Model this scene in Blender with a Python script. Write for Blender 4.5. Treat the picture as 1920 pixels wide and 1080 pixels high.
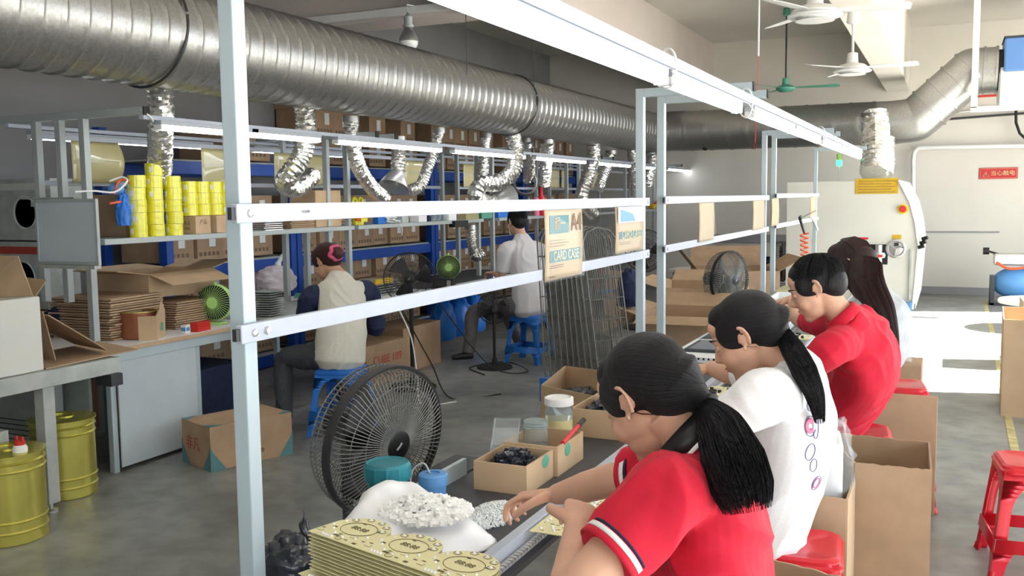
import bpy, math, random
import numpy as np
from mathutils import Vector, Matrix, noise
random.seed(7)
C = bpy.context.scene
COL = bpy.context.scene.collection
for o in list(bpy.data.objects): bpy.data.objects.remove(o)
V = Vector; PI = math.pi
ORD = 'first second third fourth fifth sixth seventh eighth ninth tenth eleventh twelfth thirteenth fourteenth fifteenth sixteenth seventeenth eighteenth nineteenth twentieth twenty-first twenty-second'.split()

# ---------------------------------------------------------------- camera
FPX = 1777.0; EYE = V((0, 0, 1.6))
_y = V((1783-960, 540-362, FPX)).normalized()          # scene axes seen by the lens (right, up, forward)
_z = V((-230., 18800, -1777)); _z = (_z - _z.dot(_y)*_y).normalized()
_x = _z.cross(_y); _x = _x if _x.x > 0 else -_x
def at(px, py, x=None, y=None, z=None, d=None):
    """measured point: a sight line met with a known plane (x, y, z) or a known distance d"""
    v = V((px-960, 540-py, FPX)); r = V((_x.dot(v), _y.dot(v), _z.dot(v)))
    if d is not None: t = d/FPX
    elif x is not None: t = x/r.x
    elif y is not None: t = y/r.y
    else: t = (z-EYE.z)/r.z
    return EYE + r*t
cam = bpy.data.cameras.new('camera'); co = bpy.data.objects.new('camera', cam); COL.objects.link(co)
right = V((_x.x, _y.x, _z.x)); upv = V((_x.y, _y.y, _z.y)); fwd = V((_x.z, _y.z, _z.z))
m = Matrix((right, upv, -fwd)).transposed().to_4x4(); m.translation = EYE
co.matrix_world = m
cam.sensor_width = 36; cam.lens = 36*FPX/1920; cam.clip_start = .05; cam.clip_end = 200
C.camera = co

# ---------------------------------------------------------------- world, sun, daylight, exposure
w = bpy.data.worlds.new('world'); C.world = w; w.use_nodes = True
bg = w.node_tree.nodes['Background']; bg.inputs[0].default_value = (.83, .92, 1, 1); bg.inputs[1].default_value = 4.1
sun = bpy.data.lights.new('sun', 'SUN'); sun.energy = 26; sun.angle = .012; sun.color = (1, .95, .86)
so = bpy.data.objects.new('sun', sun); COL.objects.link(so)
so.rotation_euler = V((.80, .20, .76)).to_track_quat('Z', 'Y').to_euler()
def sky_portal(name, loc, sx, sy, d=(1, 0, 0)):
    l = bpy.data.lights.new(name, 'AREA'); l.shape = 'RECTANGLE'; l.size = sx; l.size_y = sy
    l.cycles.is_portal = True
    o = bpy.data.objects.new(name, l); COL.objects.link(o); o.location = loc
    o.rotation_euler = V(d).to_track_quat('Z', 'Y').to_euler(); return o
WALLX = 2.7
OPEN = [(-1.9, 6.6, .30, 2.35), (8.1, 14.8, 0.0, 3.3)]     # y0, y1, z0, z1 of the openings in the right wall
for i, (a, b, c, d) in enumerate(OPEN):
    sky_portal('daylight', (WALLX+.02, (a+b)/2, (c+d)/2), d-c, b-a)
FILL_OPENING = (-2.6, .6, 1.7, 2.5)  # unseen opening added in the back wall for fill light
sky_portal('daylight', ((FILL_OPENING[0]+FILL_OPENING[1])/2, -2.62, (FILL_OPENING[2]+FILL_OPENING[3])/2), FILL_OPENING[1]-FILL_OPENING[0], FILL_OPENING[3]-FILL_OPENING[2], (0, -1, 0))  # sky portal in the added fill opening
vs = C.view_settings; vs.view_transform = 'Standard'; vs.look = 'None'; vs.gamma = 1; vs.exposure = 0.45
vs.use_curve_mapping = False

# ---------------------------------------------------------------- materials
M = {}
def pm(name, col, rough=.6, metal=0, ns=0, na=.0, bump=0, bs=None, spec=.5, alpha=1, trans=0, emit=0, sheen=0, stretch=None, coat=0, ior=1.45):
    m = bpy.data.materials.new(name); m.use_nodes = True; nt = m.node_tree; b = nt.nodes['Principled BSDF']
    col = (*col, 1)
    b.inputs['Base Color'].default_value = col; b.inputs['Roughness'].default_value = rough
    b.inputs['Metallic'].default_value = metal; b.inputs['Specular IOR Level'].default_value = spec
    b.inputs['Alpha'].default_value = alpha; b.inputs['Transmission Weight'].default_value = trans
    b.inputs['IOR'].default_value = ior
    if sheen: b.inputs['Sheen Weight'].default_value = sheen
    if coat: b.inputs['Coat Weight'].default_value = coat
    if emit: b.inputs['Emission Color'].default_value = col; b.inputs['Emission Strength'].default_value = emit
    if ns:
        tc = nt.nodes.new('ShaderNodeTexCoord'); mp = nt.nodes.new('ShaderNodeMapping'); n = nt.nodes.new('ShaderNodeTexNoise')
        nt.links.new(tc.outputs['Object'], mp.inputs[0]); nt.links.new(mp.outputs[0], n.inputs['Vector'])
        n.inputs['Scale'].default_value = ns; n.inputs['Detail'].default_value = 6
        if stretch: mp.inputs['Scale'].default_value = stretch
        if na:
            r = nt.nodes.new('ShaderNodeValToRGB'); nt.links.new(n.outputs[0], r.inputs[0])
            r.color_ramp.elements[0].position = .3; r.color_ramp.elements[1].position = .7
            r.color_ramp.elements[0].color = (*[c*(1-na) for c in col[:3]], 1)
            r.color_ramp.elements[1].color = (*[min(1, c*(1+na)) for c in col[:3]], 1)
            nt.links.new(r.outputs[0], b.inputs['Base Color'])
        if bump:
            bp = nt.nodes.new('ShaderNodeBump'); bp.inputs['Strength'].default_value = bump; bp.inputs['Distance'].default_value = .01
            if bs:
                n2 = nt.nodes.new('ShaderNodeTexNoise'); n2.inputs['Scale'].default_value = bs; n2.inputs['Detail'].default_value = 4
                nt.links.new(mp.outputs[0], n2.inputs['Vector']); nt.links.new(n2.outputs[0], bp.inputs['Height'])
            else: nt.links.new(n.outputs[0], bp.inputs['Height'])
            nt.links.new(bp.outputs[0], b.inputs['Normal'])
    M[name] = m; return m
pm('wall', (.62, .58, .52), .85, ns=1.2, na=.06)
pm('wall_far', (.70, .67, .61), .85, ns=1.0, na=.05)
pm('wall_shade_and_trim', (.30, .30, .31), .85, ns=1.2, na=.08)  # left wall's shade put into the colour; also colours the far-wall trim
pm('ceiling', (.62, .59, .54), .9, ns=.8, na=.06)
pm('beam', (.60, .54, .50), .85, ns=1.5, na=.05)
pm('card', (.47, .33, .21), .8, ns=6, na=.10, bump=.05)
pm('card2', (.40, .27, .17), .8, ns=7, na=.12)
pm('card3', (.52, .37, .23), .8, ns=5, na=.10)
pm('cardedge', (.30, .21, .14), .85, ns=40, na=.3)
pm('tape', (.42, .29, .17), .25, ns=8, na=.05)
pm('galv', (.38, .375, .365), .38, .85, ns=60, na=.12, bump=.06, bs=30)
pm('foil', (.86, .85, .82), .26, .95, ns=40, na=.10, bump=.5, bs=45)
pm('steel', (.62, .62, .62), .35, .9)
pm('dark_metal', (.06, .06, .065), .45, .5)
pm('housing', (.42, .45, .50), .5)
pm('alu', (.44, .48, .56), .55, .0, ns=20, na=.03)
pm('frame', (.46, .55, .60), .45, .1, ns=3, na=.04)
pm('frame2', (.40, .44, .44), .5, .1, ns=4, na=.08)
pm('white', (.80, .80, .80), .5, ns=8, na=.03)
pm('cream', (.66, .66, .61), .5, ns=2, na=.04)
pm('greygreen', (.42, .45, .43), .6, ns=9, na=.16)
pm('panel', (.50, .57, .62), .6, ns=3, na=.06)
pm('blue', (.02, .17, .62), .32, ns=3, na=.05)
pm('navy', (.012, .02, .06), .85, ns=30, na=.2)
pm('rackblue', (.01, .07, .38), .4, ns=5, na=.1)
pm('red', (.62, .015, .03), .28, ns=3, na=.05)
pm('redpaint', (.6, .03, .02), .4)
pm('green', (.46, .76, .24), .45, ns=4, na=.04)
pm('teal', (.02, .20, .26), .38, ns=9, na=.25)
pm('lightblue', (.10, .28, .58), .4)
pm('black', (.012, .012, .013), .4)
pm('blackmatte', (.02, .02, .02), .75)
pm('rubber', (.03, .03, .032), .7)
pm('belt', (.045, .05, .06), .45, ns=6, na=.3)
pm('gold', (.66, .60, .14), .27, .75, ns=8, na=.08)
pm('golddark', (.20, .17, .04), .4, .8, ns=10, na=.2)
pm('pcb', (.74, .69, .40), .5, ns=20, na=.04)
pm('pcbedge', (.55, .47, .26), .6, ns=30, na=.1)
pm('print', (.10, .08, .03), .6)
pm('led', (.90, .90, .88), .25)
pm('yellowtape', (.80, .74, .03), .22, ns=8, na=.08, coat=.5)
pm('yellow', (.75, .60, .02), .4)
pm('yellowsheet', (.62, .55, .28), .3, ns=4, na=.08, coat=.6)
pm('copper', (.36, .13, .07), .35, .35, ns=6, na=.15)
pm('skin', (.62, .36, .25), .5, ns=14, na=.06, spec=.35)
pm('lips', (.45, .17, .14), .45)
pm('hair', (.008, .0075, .009), .45, spec=.28)
pm('hair_brown', (.030, .012, .012), .5, spec=.4)
pm('hair_red', (.07, .018, .016), .5, spec=.4)
pm('polo', (.56, .006, .03), .85, ns=180, na=.04, sheen=.05)
pm('tee', (.80, .80, .82), .85, ns=160, na=.04)
pm('tee2', (.60, .58, .60), .85, ns=160, na=.05)
pm('greytee', (.42, .44, .47), .85, ns=20, na=.12)
pm('raglan', (.62, .60, .53), .85, ns=100, na=.05)
pm('trousers', (.05, .055, .065), .85, ns=80, na=.2)
pm('greytrousers', (.13, .12, .13), .85, ns=80, na=.2)
pm('pink', (.70, .10, .22), .5)
pm('pinkprint', (.70, .22, .36), .7)
pm('blueprint', (.12, .14, .32), .7)
pm('orange', (.85, .16, .02), .4)
pm('hose', (.80, .10, .03), .35)
pm('glassy', (.85, .90, .92), .08, trans=.92, ior=1.2)
pm('jar', (.80, .88, .90), .1, trans=.85, ior=1.15)
pm('film', (.75, .80, .84), .15, alpha=.13)
pm('bagwhite', (.86, .87, .90), .35, ns=12, na=.04, bump=.3)
pm('bagpink', (.80, .70, .73), .3, ns=7, na=.22, bump=.4)
pm('blowerblue', (.09, .20, .46), .5)
pm('bagdark', (.03, .036, .05), .2, ns=8, na=.5, bump=.9, bs=18, spec=.9)
pm('paper', (.80, .82, .84), .7)
pm('sign_red', (.55, .02, .03), .4)
pm('ochre', (.60, .38, .02), .5, ns=20, na=.08)
pm('printdark', (.05, .055, .09), .6)
pm('cardprint', (.20, .13, .09), .8)
pm('printteal', (.09, .22, .24), .6)
pm('printred', (.45, .06, .04), .7)
pm('cardcase', (.47, .35, .20), .35, ns=5, na=.05)
pm('beads', (.86, .90, .90), .2, .0, spec=.8)
pm('connector', (.93, .93, .92), .5)
pm('gems', (.02, .025, .04), .12, spec=.9)
pm('fangreen', (.10, .36, .26), .4)
pm('lamp', (1, 1, 1), .5, emit=9)
pm('lamp_blue', (.93, .96, 1), .5, emit=8)
pm('glowgreen', (.05, 1, .35), .5, emit=3)
pm('uvlight', (.45, .30, 1), .5, emit=3)
pm('lane', (.52, .46, .22), .6, ns=14, na=.3)

def floor_mat():
    m = bpy.data.materials.new('floor'); m.use_nodes = True; nt = m.node_tree; b = nt.nodes['Principled BSDF']
    tc = nt.nodes.new('ShaderNodeTexCoord')
    def nz(s, d=8, st=None):
        n = nt.nodes.new('ShaderNodeTexNoise'); n.inputs['Scale'].default_value = s; n.inputs['Detail'].default_value = d
        nt.links.new(tc.outputs['Object'], n.inputs['Vector']); return n
    def ramp(n, p0, c0, p1, c1):
        r = nt.nodes.new('ShaderNodeValToRGB'); nt.links.new(n.outputs[0], r.inputs[0]); e = r.color_ramp.elements
        e[0].position = p0; e[0].color = (*c0, 1); e[1].position = p1; e[1].color = (*c1, 1); return r
    a = ramp(nz(1.1), .3, (.17, .18, .175), .75, (.35, .36, .345))
    c = ramp(nz(7), .35, (.55, .56, .56), .6, (1, 1, 1))
    mx = nt.nodes.new('ShaderNodeMix'); mx.data_type = 'RGBA'; mx.blend_type = 'MULTIPLY'; mx.inputs[0].default_value = .6
    nt.links.new(a.outputs[0], mx.inputs[6]); nt.links.new(c.outputs[0], mx.inputs[7])
    nt.links.new(mx.outputs[2], b.inputs['Base Color'])
    r = ramp(nz(3), .3, (.28,)*3, .7, (.5,)*3); nt.links.new(r.outputs[0], b.inputs['Roughness'])
    M['floor'] = m
floor_mat()
def combed(name, base, centre, axis, freq=42, spread=(.006, .07)):
    """hair whose fine streaks run out from (or towards) an axis, as if combed; centre in the mesh's own coordinates"""
    m = M[base].copy(); m.name = name; nt = m.node_tree; b = nt.nodes['Principled BSDF']; N = nt.nodes.new; K = nt.links.new
    a = V(axis).normalized(); u = a.cross(V((0, .3, 1))).normalized(); v = a.cross(u)
    tc = N('ShaderNodeTexCoord'); sb = N('ShaderNodeVectorMath'); sb.operation = 'SUBTRACT'; K(tc.outputs['Object'], sb.inputs[0]); sb.inputs[1].default_value = centre
    dots = []
    for w_ in (u, v):
        d = N('ShaderNodeVectorMath'); d.operation = 'DOT_PRODUCT'; K(sb.outputs[0], d.inputs[0]); d.inputs[1].default_value = w_; dots.append(d)
    at2 = N('ShaderNodeMath'); at2.operation = 'ARCTAN2'; K(dots[0].outputs['Value'], at2.inputs[0]); K(dots[1].outputs['Value'], at2.inputs[1])
    wob = N('ShaderNodeTexNoise'); wob.inputs['Scale'].default_value = 9; K(tc.outputs['Object'], wob.inputs['Vector'])
    ad = N('ShaderNodeMath'); ad.operation = 'MULTIPLY_ADD'; K(wob.outputs[0], ad.inputs[0]); ad.inputs[1].default_value = .35; K(at2.outputs[0], ad.inputs[2])
    n = N('ShaderNodeTexNoise'); n.noise_dimensions = '1D'; n.inputs['Scale'].default_value = freq; n.inputs['Detail'].default_value = 4; K(ad.outputs[0], n.inputs['W'])
    r = N('ShaderNodeValToRGB'); K(n.outputs[0], r.inputs[0]); e = r.color_ramp.elements; c = b.inputs['Base Color'].default_value
    e[0].position = .42; e[0].color = (c[0]*.6, c[1]*.6, c[2]*.6, 1); e[1].position = .72; e[1].color = (c[0]+.014, c[1]+.013, c[2]+.016, 1)
    K(r.outputs[0], b.inputs['Base Color'])
    bp = N('ShaderNodeBump'); bp.inputs['Strength'].default_value = .9; bp.inputs['Distance'].default_value = .006; K(n.outputs[0], bp.inputs['Height']); K(bp.outputs[0], b.inputs['Normal'])
    M[name] = m; return name

# ---------------------------------------------------------------- mesh helpers
class MB:
    def __init__(s): s.v = []; s.f = []; s.mi = []; s.cur = 0
    def mat(s, i): s.cur = i; return s
    def add(s, vs, fs):
        n = len(s.v); s.v += [V(p) for p in vs]; s.f += [tuple(i+n for i in f) for f in fs]; s.mi += [s.cur]*len(fs); return s
    def box(s, a, b, rot=None, piv=None):
        x0, x1 = sorted((a[0], b[0])); y0, y1 = sorted((a[1], b[1])); z0, z1 = sorted((a[2], b[2]))
        vs = [V(p) for p in ((x0,y0,z0),(x1,y0,z0),(x1,y1,z0),(x0,y1,z0),(x0,y0,z1),(x1,y0,z1),(x1,y1,z1),(x0,y1,z1))]
        if rot is not None:
            piv = V(piv) if piv is not None else V(((x0+x1)/2,(y0+y1)/2,(z0+z1)/2)); vs = [piv + rot @ (p-piv) for p in vs]
        return s.add(vs, [(0,3,2,1),(4,5,6,7),(0,1,5,4),(1,2,6,5),(2,3,7,6),(3,0,4,7)])
    def prism(s, poly, z0, z1, xf=None):
        n = len(poly); vs = [V((p[0], p[1], z0)) for p in poly]+[V((p[0], p[1], z1)) for p in poly]
        if xf is not None: vs = [xf @ p for p in vs]
        return s.add(vs, [tuple(range(n-1,-1,-1)), tuple(range(n,2*n))]+[(i,(i+1)%n,n+(i+1)%n,n+i) for i in range(n)])
    def tube(s, pts, r, seg=8, caps=True, closed=False, rfn=None, side=None, ab=None):
        pts = [V(p) for p in pts]; n = len(pts); base = len(s.v)
        rr = r if isinstance(r, (list, tuple)) else [r]*n
        T = []
        for i in range(n):
            a = pts[(i-1) % n] if (closed or i > 0) else pts[i]; b = pts[(i+1) % n] if (closed or i < n-1) else pts[i]
            t = (b-a); T.append(t.normalized() if t.length > 1e-9 else V((0,0,1)))
        u = V(side) if side is not None else (V((0,0,1)) if abs(T[0].z) < .9 else V((1,0,0)))
        u = (u - u.dot(T[0])*T[0]).normalized()
        rings = []
        for i in range(n):
            if side is not None:
                q = V(side); q = q - q.dot(T[i])*T[i]; u = q.normalized() if q.length > 1e-4 else u
            else:
                q = u - u.dot(T[i])*T[i]; u = q.normalized() if q.length > 1e-6 else u
            w_ = T[i].cross(u)
            A, B = (ab[i] if ab else (rr[i], rr[i]))
            ring = []
            for k in range(seg):
                an = 2*PI*k/seg; f = rfn(i, an) if rfn else 1
                ring.append(pts[i] + u*(math.cos(an)*A*f) + w_*(math.sin(an)*B*f))
            rings.append(ring)
        vs = [p for r_ in rings for p in r_]; fs = []
        m_ = n if closed else n-1
        for i in range(m_):
            j = (i+1) % n
            for k in range(seg):
                l = (k+1) % seg; fs.append((i*seg+k, i*seg+l, j*seg+l, j*seg+k))
        if caps and not closed:
            fs.append(tuple(range(seg-1,-1,-1))); fs.append(tuple((n-1)*seg+k for k in range(seg)))
        return s.add(vs, fs)
    def cyl(s, p, q, r, r2=None, seg=20, caps=True): return s.tube([p, q], [r, r if r2 is None else r2], seg, caps)
    def lathe(s, prof, c=(0,0,0), seg=32, axis='Z', xf=None):
        c = V(c); vs = []; fs = []; n = len(prof)
        for r, z in prof:
            for k in range(seg):
                a = 2*PI*k/seg; p = V((r*math.cos(a), r*math.sin(a), z))
                if axis == 'X': p = V((p.z, p.x, p.y))
                elif axis == 'Y': p = V((p.x, p.z, p.y))
                if xf is not None: p = xf @ p
                vs.append(c+p)
        for i in range(n-1):
            for k in range(seg):
                l = (k+1) % seg; fs.append((i*seg+k, i*seg+l, (i+1)*seg+l, (i+1)*seg+k))
        if prof[0][0] > 1e-6: fs.append(tuple(range(seg-1,-1,-1)))
        if prof[-1][0] > 1e-6: fs.append(tuple((n-1)*seg+k for k in range(seg)))
        return s.add(vs, fs)
    def ell(s, c, r, seg=16, rings=10, rot=None):
        c = V(c); r = (r, r, r) if not hasattr(r, '__len__') else r; vs = []; fs = []
        for i in range(rings+1):
            t = PI*i/rings
            for k in range(seg):
                a = 2*PI*k/seg; p = V((r[0]*math.sin(t)*math.cos(a), r[1]*math.sin(t)*math.sin(a), r[2]*math.cos(t)))
                if rot is not None: p = rot @ p
                vs.append(c+p)
        for i in range(rings):
            for k in range(seg):
                l = (k+1) % seg; fs.append((i*seg+k, (i+1)*seg+k, (i+1)*seg+l, i*seg+l))
        return s.add(vs, fs)
    def grid(s, fn, nu, nv):
        vs = [fn(i/nu, j/nv) for j in range(nv+1) for i in range(nu+1)]
        return s.add(vs, [(j*(nu+1)+i, j*(nu+1)+i+1, (j+1)*(nu+1)+i+1, (j+1)*(nu+1)+i) for j in range(nv) for i in range(nu)])
    def build(s, name, mat, parent=None, smooth=False, bevel=0, solid=0, origin=None, loc=None, weld=False, ang=40):
        me = bpy.data.meshes.new(name); off = V(origin) if origin is not None else V((0,0,0))
        me.from_pydata([p-off for p in s.v], [], s.f); me.update()
        mats = mat if isinstance(mat, (list, tuple)) else [mat]
        for q in mats: me.materials.append(M[q] if isinstance(q, str) else q)
        if len(mats) > 1: me.polygons.foreach_set('material_index', s.mi)
        if weld:
            import bmesh
            b = bmesh.new(); b.from_mesh(me); bmesh.ops.remove_doubles(b, verts=b.verts, dist=1e-5); b.to_mesh(me); b.free()
        if smooth: me.shade_smooth() if ang is None else (me.polygons.foreach_set('use_smooth', [True]*len(me.polygons)), me.set_sharp_from_angle(angle=math.radians(ang)))
        o = bpy.data.objects.new(name, me); COL.objects.link(o)
        if parent is not None: o.parent = parent
        if loc is not None: o.location = loc
        elif origin is not None and parent is None: o.location = off
        if solid:
            md = o.modifiers.new('s', 'SOLIDIFY'); md.thickness = solid; md.offset = 0
        if bevel:
            md = o.modifiers.new('b', 'BEVEL'); md.width = bevel; md.segments = 2; md.limit_method = 'ANGLE'; md.angle_limit = .6
        return o
def copy_at(o, loc, parent=None):
    q = o.copy(); COL.objects.link(q); q.location = loc
    if parent is not None: q.parent = parent
    return q
def tag(o, label=None, cat=None, group=None, kind=None):
    if label: o['label'] = label
    if cat: o['category'] = cat
    if group: o['group'] = group
    if kind: o['kind'] = kind
    return o
def thing(name, label, cat, loc=(0,0,0), rz=0, group=None, kind=None):
    o = bpy.data.objects.new(name, None); COL.objects.link(o); o.location = loc; o.rotation_euler = (0, 0, rz); o.empty_display_size = .1
    return tag(o, label, cat, group, kind)
def struct(name, mb, mat, **k): return tag(mb.build(name, mat, **k), kind='structure')
def dup(root, loc=None, rz=None, label=None, group=None, scale=None):
    r = root.copy(); COL.objects.link(r)
    if loc is not None: r.location = loc
    if rz is not None: r.rotation_euler = (0, 0, rz)
    if scale is not None: r.scale = (scale,)*3 if not hasattr(scale, '__len__') else scale
    if label: r['label'] = label
    if group: r['group'] = group
    for ch in list(root.children):
        c = ch.copy(); COL.objects.link(c); c.parent = r
        for g in ch.children:
            d = g.copy(); COL.objects.link(d); d.parent = c
    return r
def spline(pts, n=8):
    pts = [V(p) for p in pts]; out = []
    P = [pts[0]*2-pts[1]]+pts+[pts[-1]*2-pts[-2]]
    for i in range(1, len(P)-2):
        for k in range(n):
            t = k/n; a, b, c, d = P[i-1], P[i], P[i+1], P[i+2]
            out.append(.5*((2*b)+(c-a)*t+(2*a-5*b+4*c-d)*t*t+(3*b-a-3*c+d)*t**3))
    out.append(pts[-1]); return out
def lerpl(vals, n):   # resample list of numbers/tuples like spline()
    out = []
    for i in range(len(vals)-1):
        for k in range(n):
            t = k/n; t = t*t*(3-2*t) if False else t
            a, b = vals[i], vals[i+1]
            out.append(tuple(x+(y-x)*t for x, y in zip(a, b)) if hasattr(a, '__len__') else a+(b-a)*t)
    out.append(vals[-1]); return out
def text(s, size, mat, parent, xf, name='lettering', ext=.0004, align='CENTER'):
    cu = bpy.data.curves.new('t', 'FONT'); cu.body = s; cu.size = size; cu.extrude = ext; cu.align_x = align; cu.align_y = 'CENTER'
    o = bpy.data.objects.new('t', cu); COL.objects.link(o)
    dg = bpy.context.evaluated_depsgraph_get(); me = bpy.data.meshes.new_from_object(o.evaluated_get(dg))
    bpy.data.objects.remove(o); me.transform(xf); me.materials.clear(); me.materials.append(M[mat])
    q = bpy.data.objects.new(name, me); COL.objects.link(q); q.parent = parent; return q
def frame_xf(o, xdir, ydir):   # text placed with x along xdir, y along ydir
    x = V(xdir).normalized(); y = V(ydir); y = (y-y.dot(x)*x).normalized(); z = x.cross(y)
    m = Matrix((x, y, z)).transposed().to_4x4(); m.translation = V(o); return m
RZ = lambda a: Matrix.Rotation(a, 3, 'Z'); RX = lambda a: Matrix.Rotation(a, 3, 'X'); RY = lambda a: Matrix.Rotation(a, 3, 'Y')
def bake(o):
    dg = bpy.context.evaluated_depsgraph_get(); dg.update()
    me = bpy.data.meshes.new_from_object(o.evaluated_get(dg)); o.modifiers.clear(); old = o.data; o.data = me; bpy.data.meshes.remove(old); return o

# ---------------------------------------------------------------- the hall
FW = 16.5; LW = -6.8; BW = -2.6; ZC = 4.2
struct('floor', MB().box((LW-.2, BW-.2, -.12), (WALLX+.25, FW+.2, 0)), 'floor')
struct('ceiling', MB().box((LW-.2, BW-.2, ZC), (WALLX+.25, FW+.2, ZC+.2)), 'ceiling')
struct('wall_far', MB().box((LW-.2, FW, 0), (WALLX+.25, FW+.2, ZC)), 'wall_far')
struct('wall_left', MB().box((LW-.2, BW, 0), (LW, FW, ZC)), 'wall_shade_and_trim')  # wall standing in the dark, its dimness put into the colour
struct('wall_back', MB().box((LW-.2, BW-.2, 0), (FILL_OPENING[0], BW, ZC)).box((FILL_OPENING[1], BW-.2, 0), (WALLX+.25, BW, ZC)).box((FILL_OPENING[0], BW-.2, 0), (FILL_OPENING[1], BW, FILL_OPENING[2])).box((FILL_OPENING[0], BW-.2, FILL_OPENING[3]), (FILL_OPENING[1], BW, ZC)), 'wall')  # the gap in this unseen wall is added for fill
mb = MB(); ys = BW
for a, b, c, d in OPEN:
    mb.box((WALLX, ys, 0), (WALLX+.25, a, ZC)); mb.box((WALLX, a, d), (WALLX+.25, b, ZC))
    if c > 0: mb.box((WALLX, a, 0), (WALLX+.25, b, c))
    ys = b
mb.box((WALLX, ys, 0), (WALLX+.25, FW, ZC)); struct('wall_right', mb, 'wall')
# ground outside the openings
struct('trim_pavement', MB().box((WALLX+.25, BW-6, -.12), (WALLX+14, FW+6, -.02)), 'wall_far')
# beams
struct('trim_1', MB().box((-3.98, BW, 3.25), (-3.78, FW, ZC)), 'beam')
struct('trim_2', MB().box((LW, 7.75, 3.27), (-3.98, 8.15, ZC)), 'beam')
struct('trim_3', MB().box((-.98, 6.9, 3.22), (-.64, FW, ZC)), 'wall_far', bevel=.01)
struct('trim_4', MB().box((-6.79, 7.75, 0), (-6.5, 8.15, 3.27)), 'wall_shade_and_trim')  # pillar darkened by colour like the wall behind it
struct('trim_5', MB().box((LW, FW-.04, 0), (WALLX, FW, .12)).box((-1.6, FW-.02, .98), (-.2+.9, FW, 1.0)), 'wall_shade_and_trim')
# yellow lane stripe on the floor
mb = MB(); pts = [(.40, 5.6), (.42, 8.0), (.47, 11.0), (.50, 15.6)]
for (x0, y0), (x1, y1) in zip(pts, pts[1:]):
    mb.add([(x0-.025, y0, .002), (x0+.025, y0, .002), (x1+.025, y1, .002), (x1-.025, y1, .002)], [(0, 1, 2, 3)])
struct('trim_6', mb, 'lane')
# ---------------------------------------------------------------- spiral duct, its branches and the extractor
DX, DZ, DR, DE = -4.2, 2.57, .30, 14.3
def spiral(mb, p, q, r, pitch, seg=56, slant=None):
    p, q = V(p), V(q); L = (q-p).length; t = (q-p)/L
    up = V((0,0,1)); u = (up-up.dot(t)*t).normalized(); w_ = t.cross(u)
    n = int(L/pitch)*8; vs = []; fs = []
    for i in range(n+1):
        for k in range(seg):
            a = 2*PI*k/seg; s = i/8 + (k/seg if i not in (0, n) else 0)*0
            ph = (i/8 - k/seg) % 1.0
            d = min(ph, 1-ph); rr = r + (.009 if d < .06 else (-.0015 if d < .2 else 0))
            vs.append(p + t*(L*i/n) + u*(math.cos(a)*rr) + w_*(math.sin(a)*rr))
    for i in range(n):
        for k in range(seg):
            l = (k+1) % seg; fs.append((i*seg+k, i*seg+l, (i+1)*seg+l, (i+1)*seg+k))
    return mb.add(vs, fs)
duct = thing('extraction_duct', 'large galvanised spiral duct running overhead above the left line and turning along the far wall', 'air duct', (DX, 0, DZ))
O = (DX, 0, DZ)
spiral(MB(), (DX, BW+.3, DZ), (DX, DE-.25, DZ), DR, .13).build('main_pipe', 'galv', duct, smooth=True, origin=O, ang=60)
cz = DZ+.02; cy = DE+.1
MB().tube(spline([(DX, DE-.3, DZ), (DX+.06, DE-.02, DZ), (DX+.22, cy-.02, cz), (DX+.5, cy, cz)], 3), .305, 40).build('corner_bend', 'galv', duct, smooth=True, origin=O)
ex = at(1682, 232, y=cy).x
spiral(MB(), (DX+.45, cy, cz), (ex, cy, cz), DR, .30).build('cross_pipe', 'galv', duct, smooth=True, origin=O, ang=60)
# elbow going up to the blower
e0 = V((ex, cy, cz)); e1 = at(1716, 225, y=cy); e2 = at(1822, 133, y=cy); e3 = at(1868, 131, y=cy)
b = MB()
def seam_pipe(p, q, n):
    for i in range(n):
        a = p.lerp(q, i/n); c = p.lerp(q, (i+1)/n); t = (q-p).normalized()
        b.tube([a, c], .30, 40, caps=False); b.tube([c-t*.014, c+t*.014], .316, 40, caps=True)
b.tube([e0-V((.05,0,0)), e1], .30, 40); b.ell(e1, .30, 32, 20); seam_pipe(e1, e2, 4); b.ell(e2, .30, 32, 20); seam_pipe(e2, e3, 2)
b.build('elbow', 'galv', duct, smooth=True, origin=O)
for py_ in (4.15, 9.1):
    b = MB(); ring = [V((DX+math.cos(a)*.312, py_+.04*math.sin(a), DZ+math.sin(a)*.312)) for a in [PI*1.98*k/40+.3 for k in range(41)]]
    b.tube(ring, .008, 6)
    b.build('hanger_strap', 'dark_metal', duct, smooth=True, origin=O)
for py_, dy in ((4.15, 0), (9.1, 0), (7.6, 0)):
    tag(MB().cyl((DX+.27, py_, DZ+.12), (DX+.27, py_, ZC), .004, seg=6).build('hanger_rod', 'dark_metal', smooth=True), None, None)
for o, l in zip([o for o in COL.objects if o.name.startswith('hanger_rod')], ('thin rod hanging the large duct near the left end', 'thin rod hanging the large duct farthest along it', 'thin rod hanging the large duct at its middle')):
    tag(o, l, 'rod', 'rods that hang the large duct')
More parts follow.
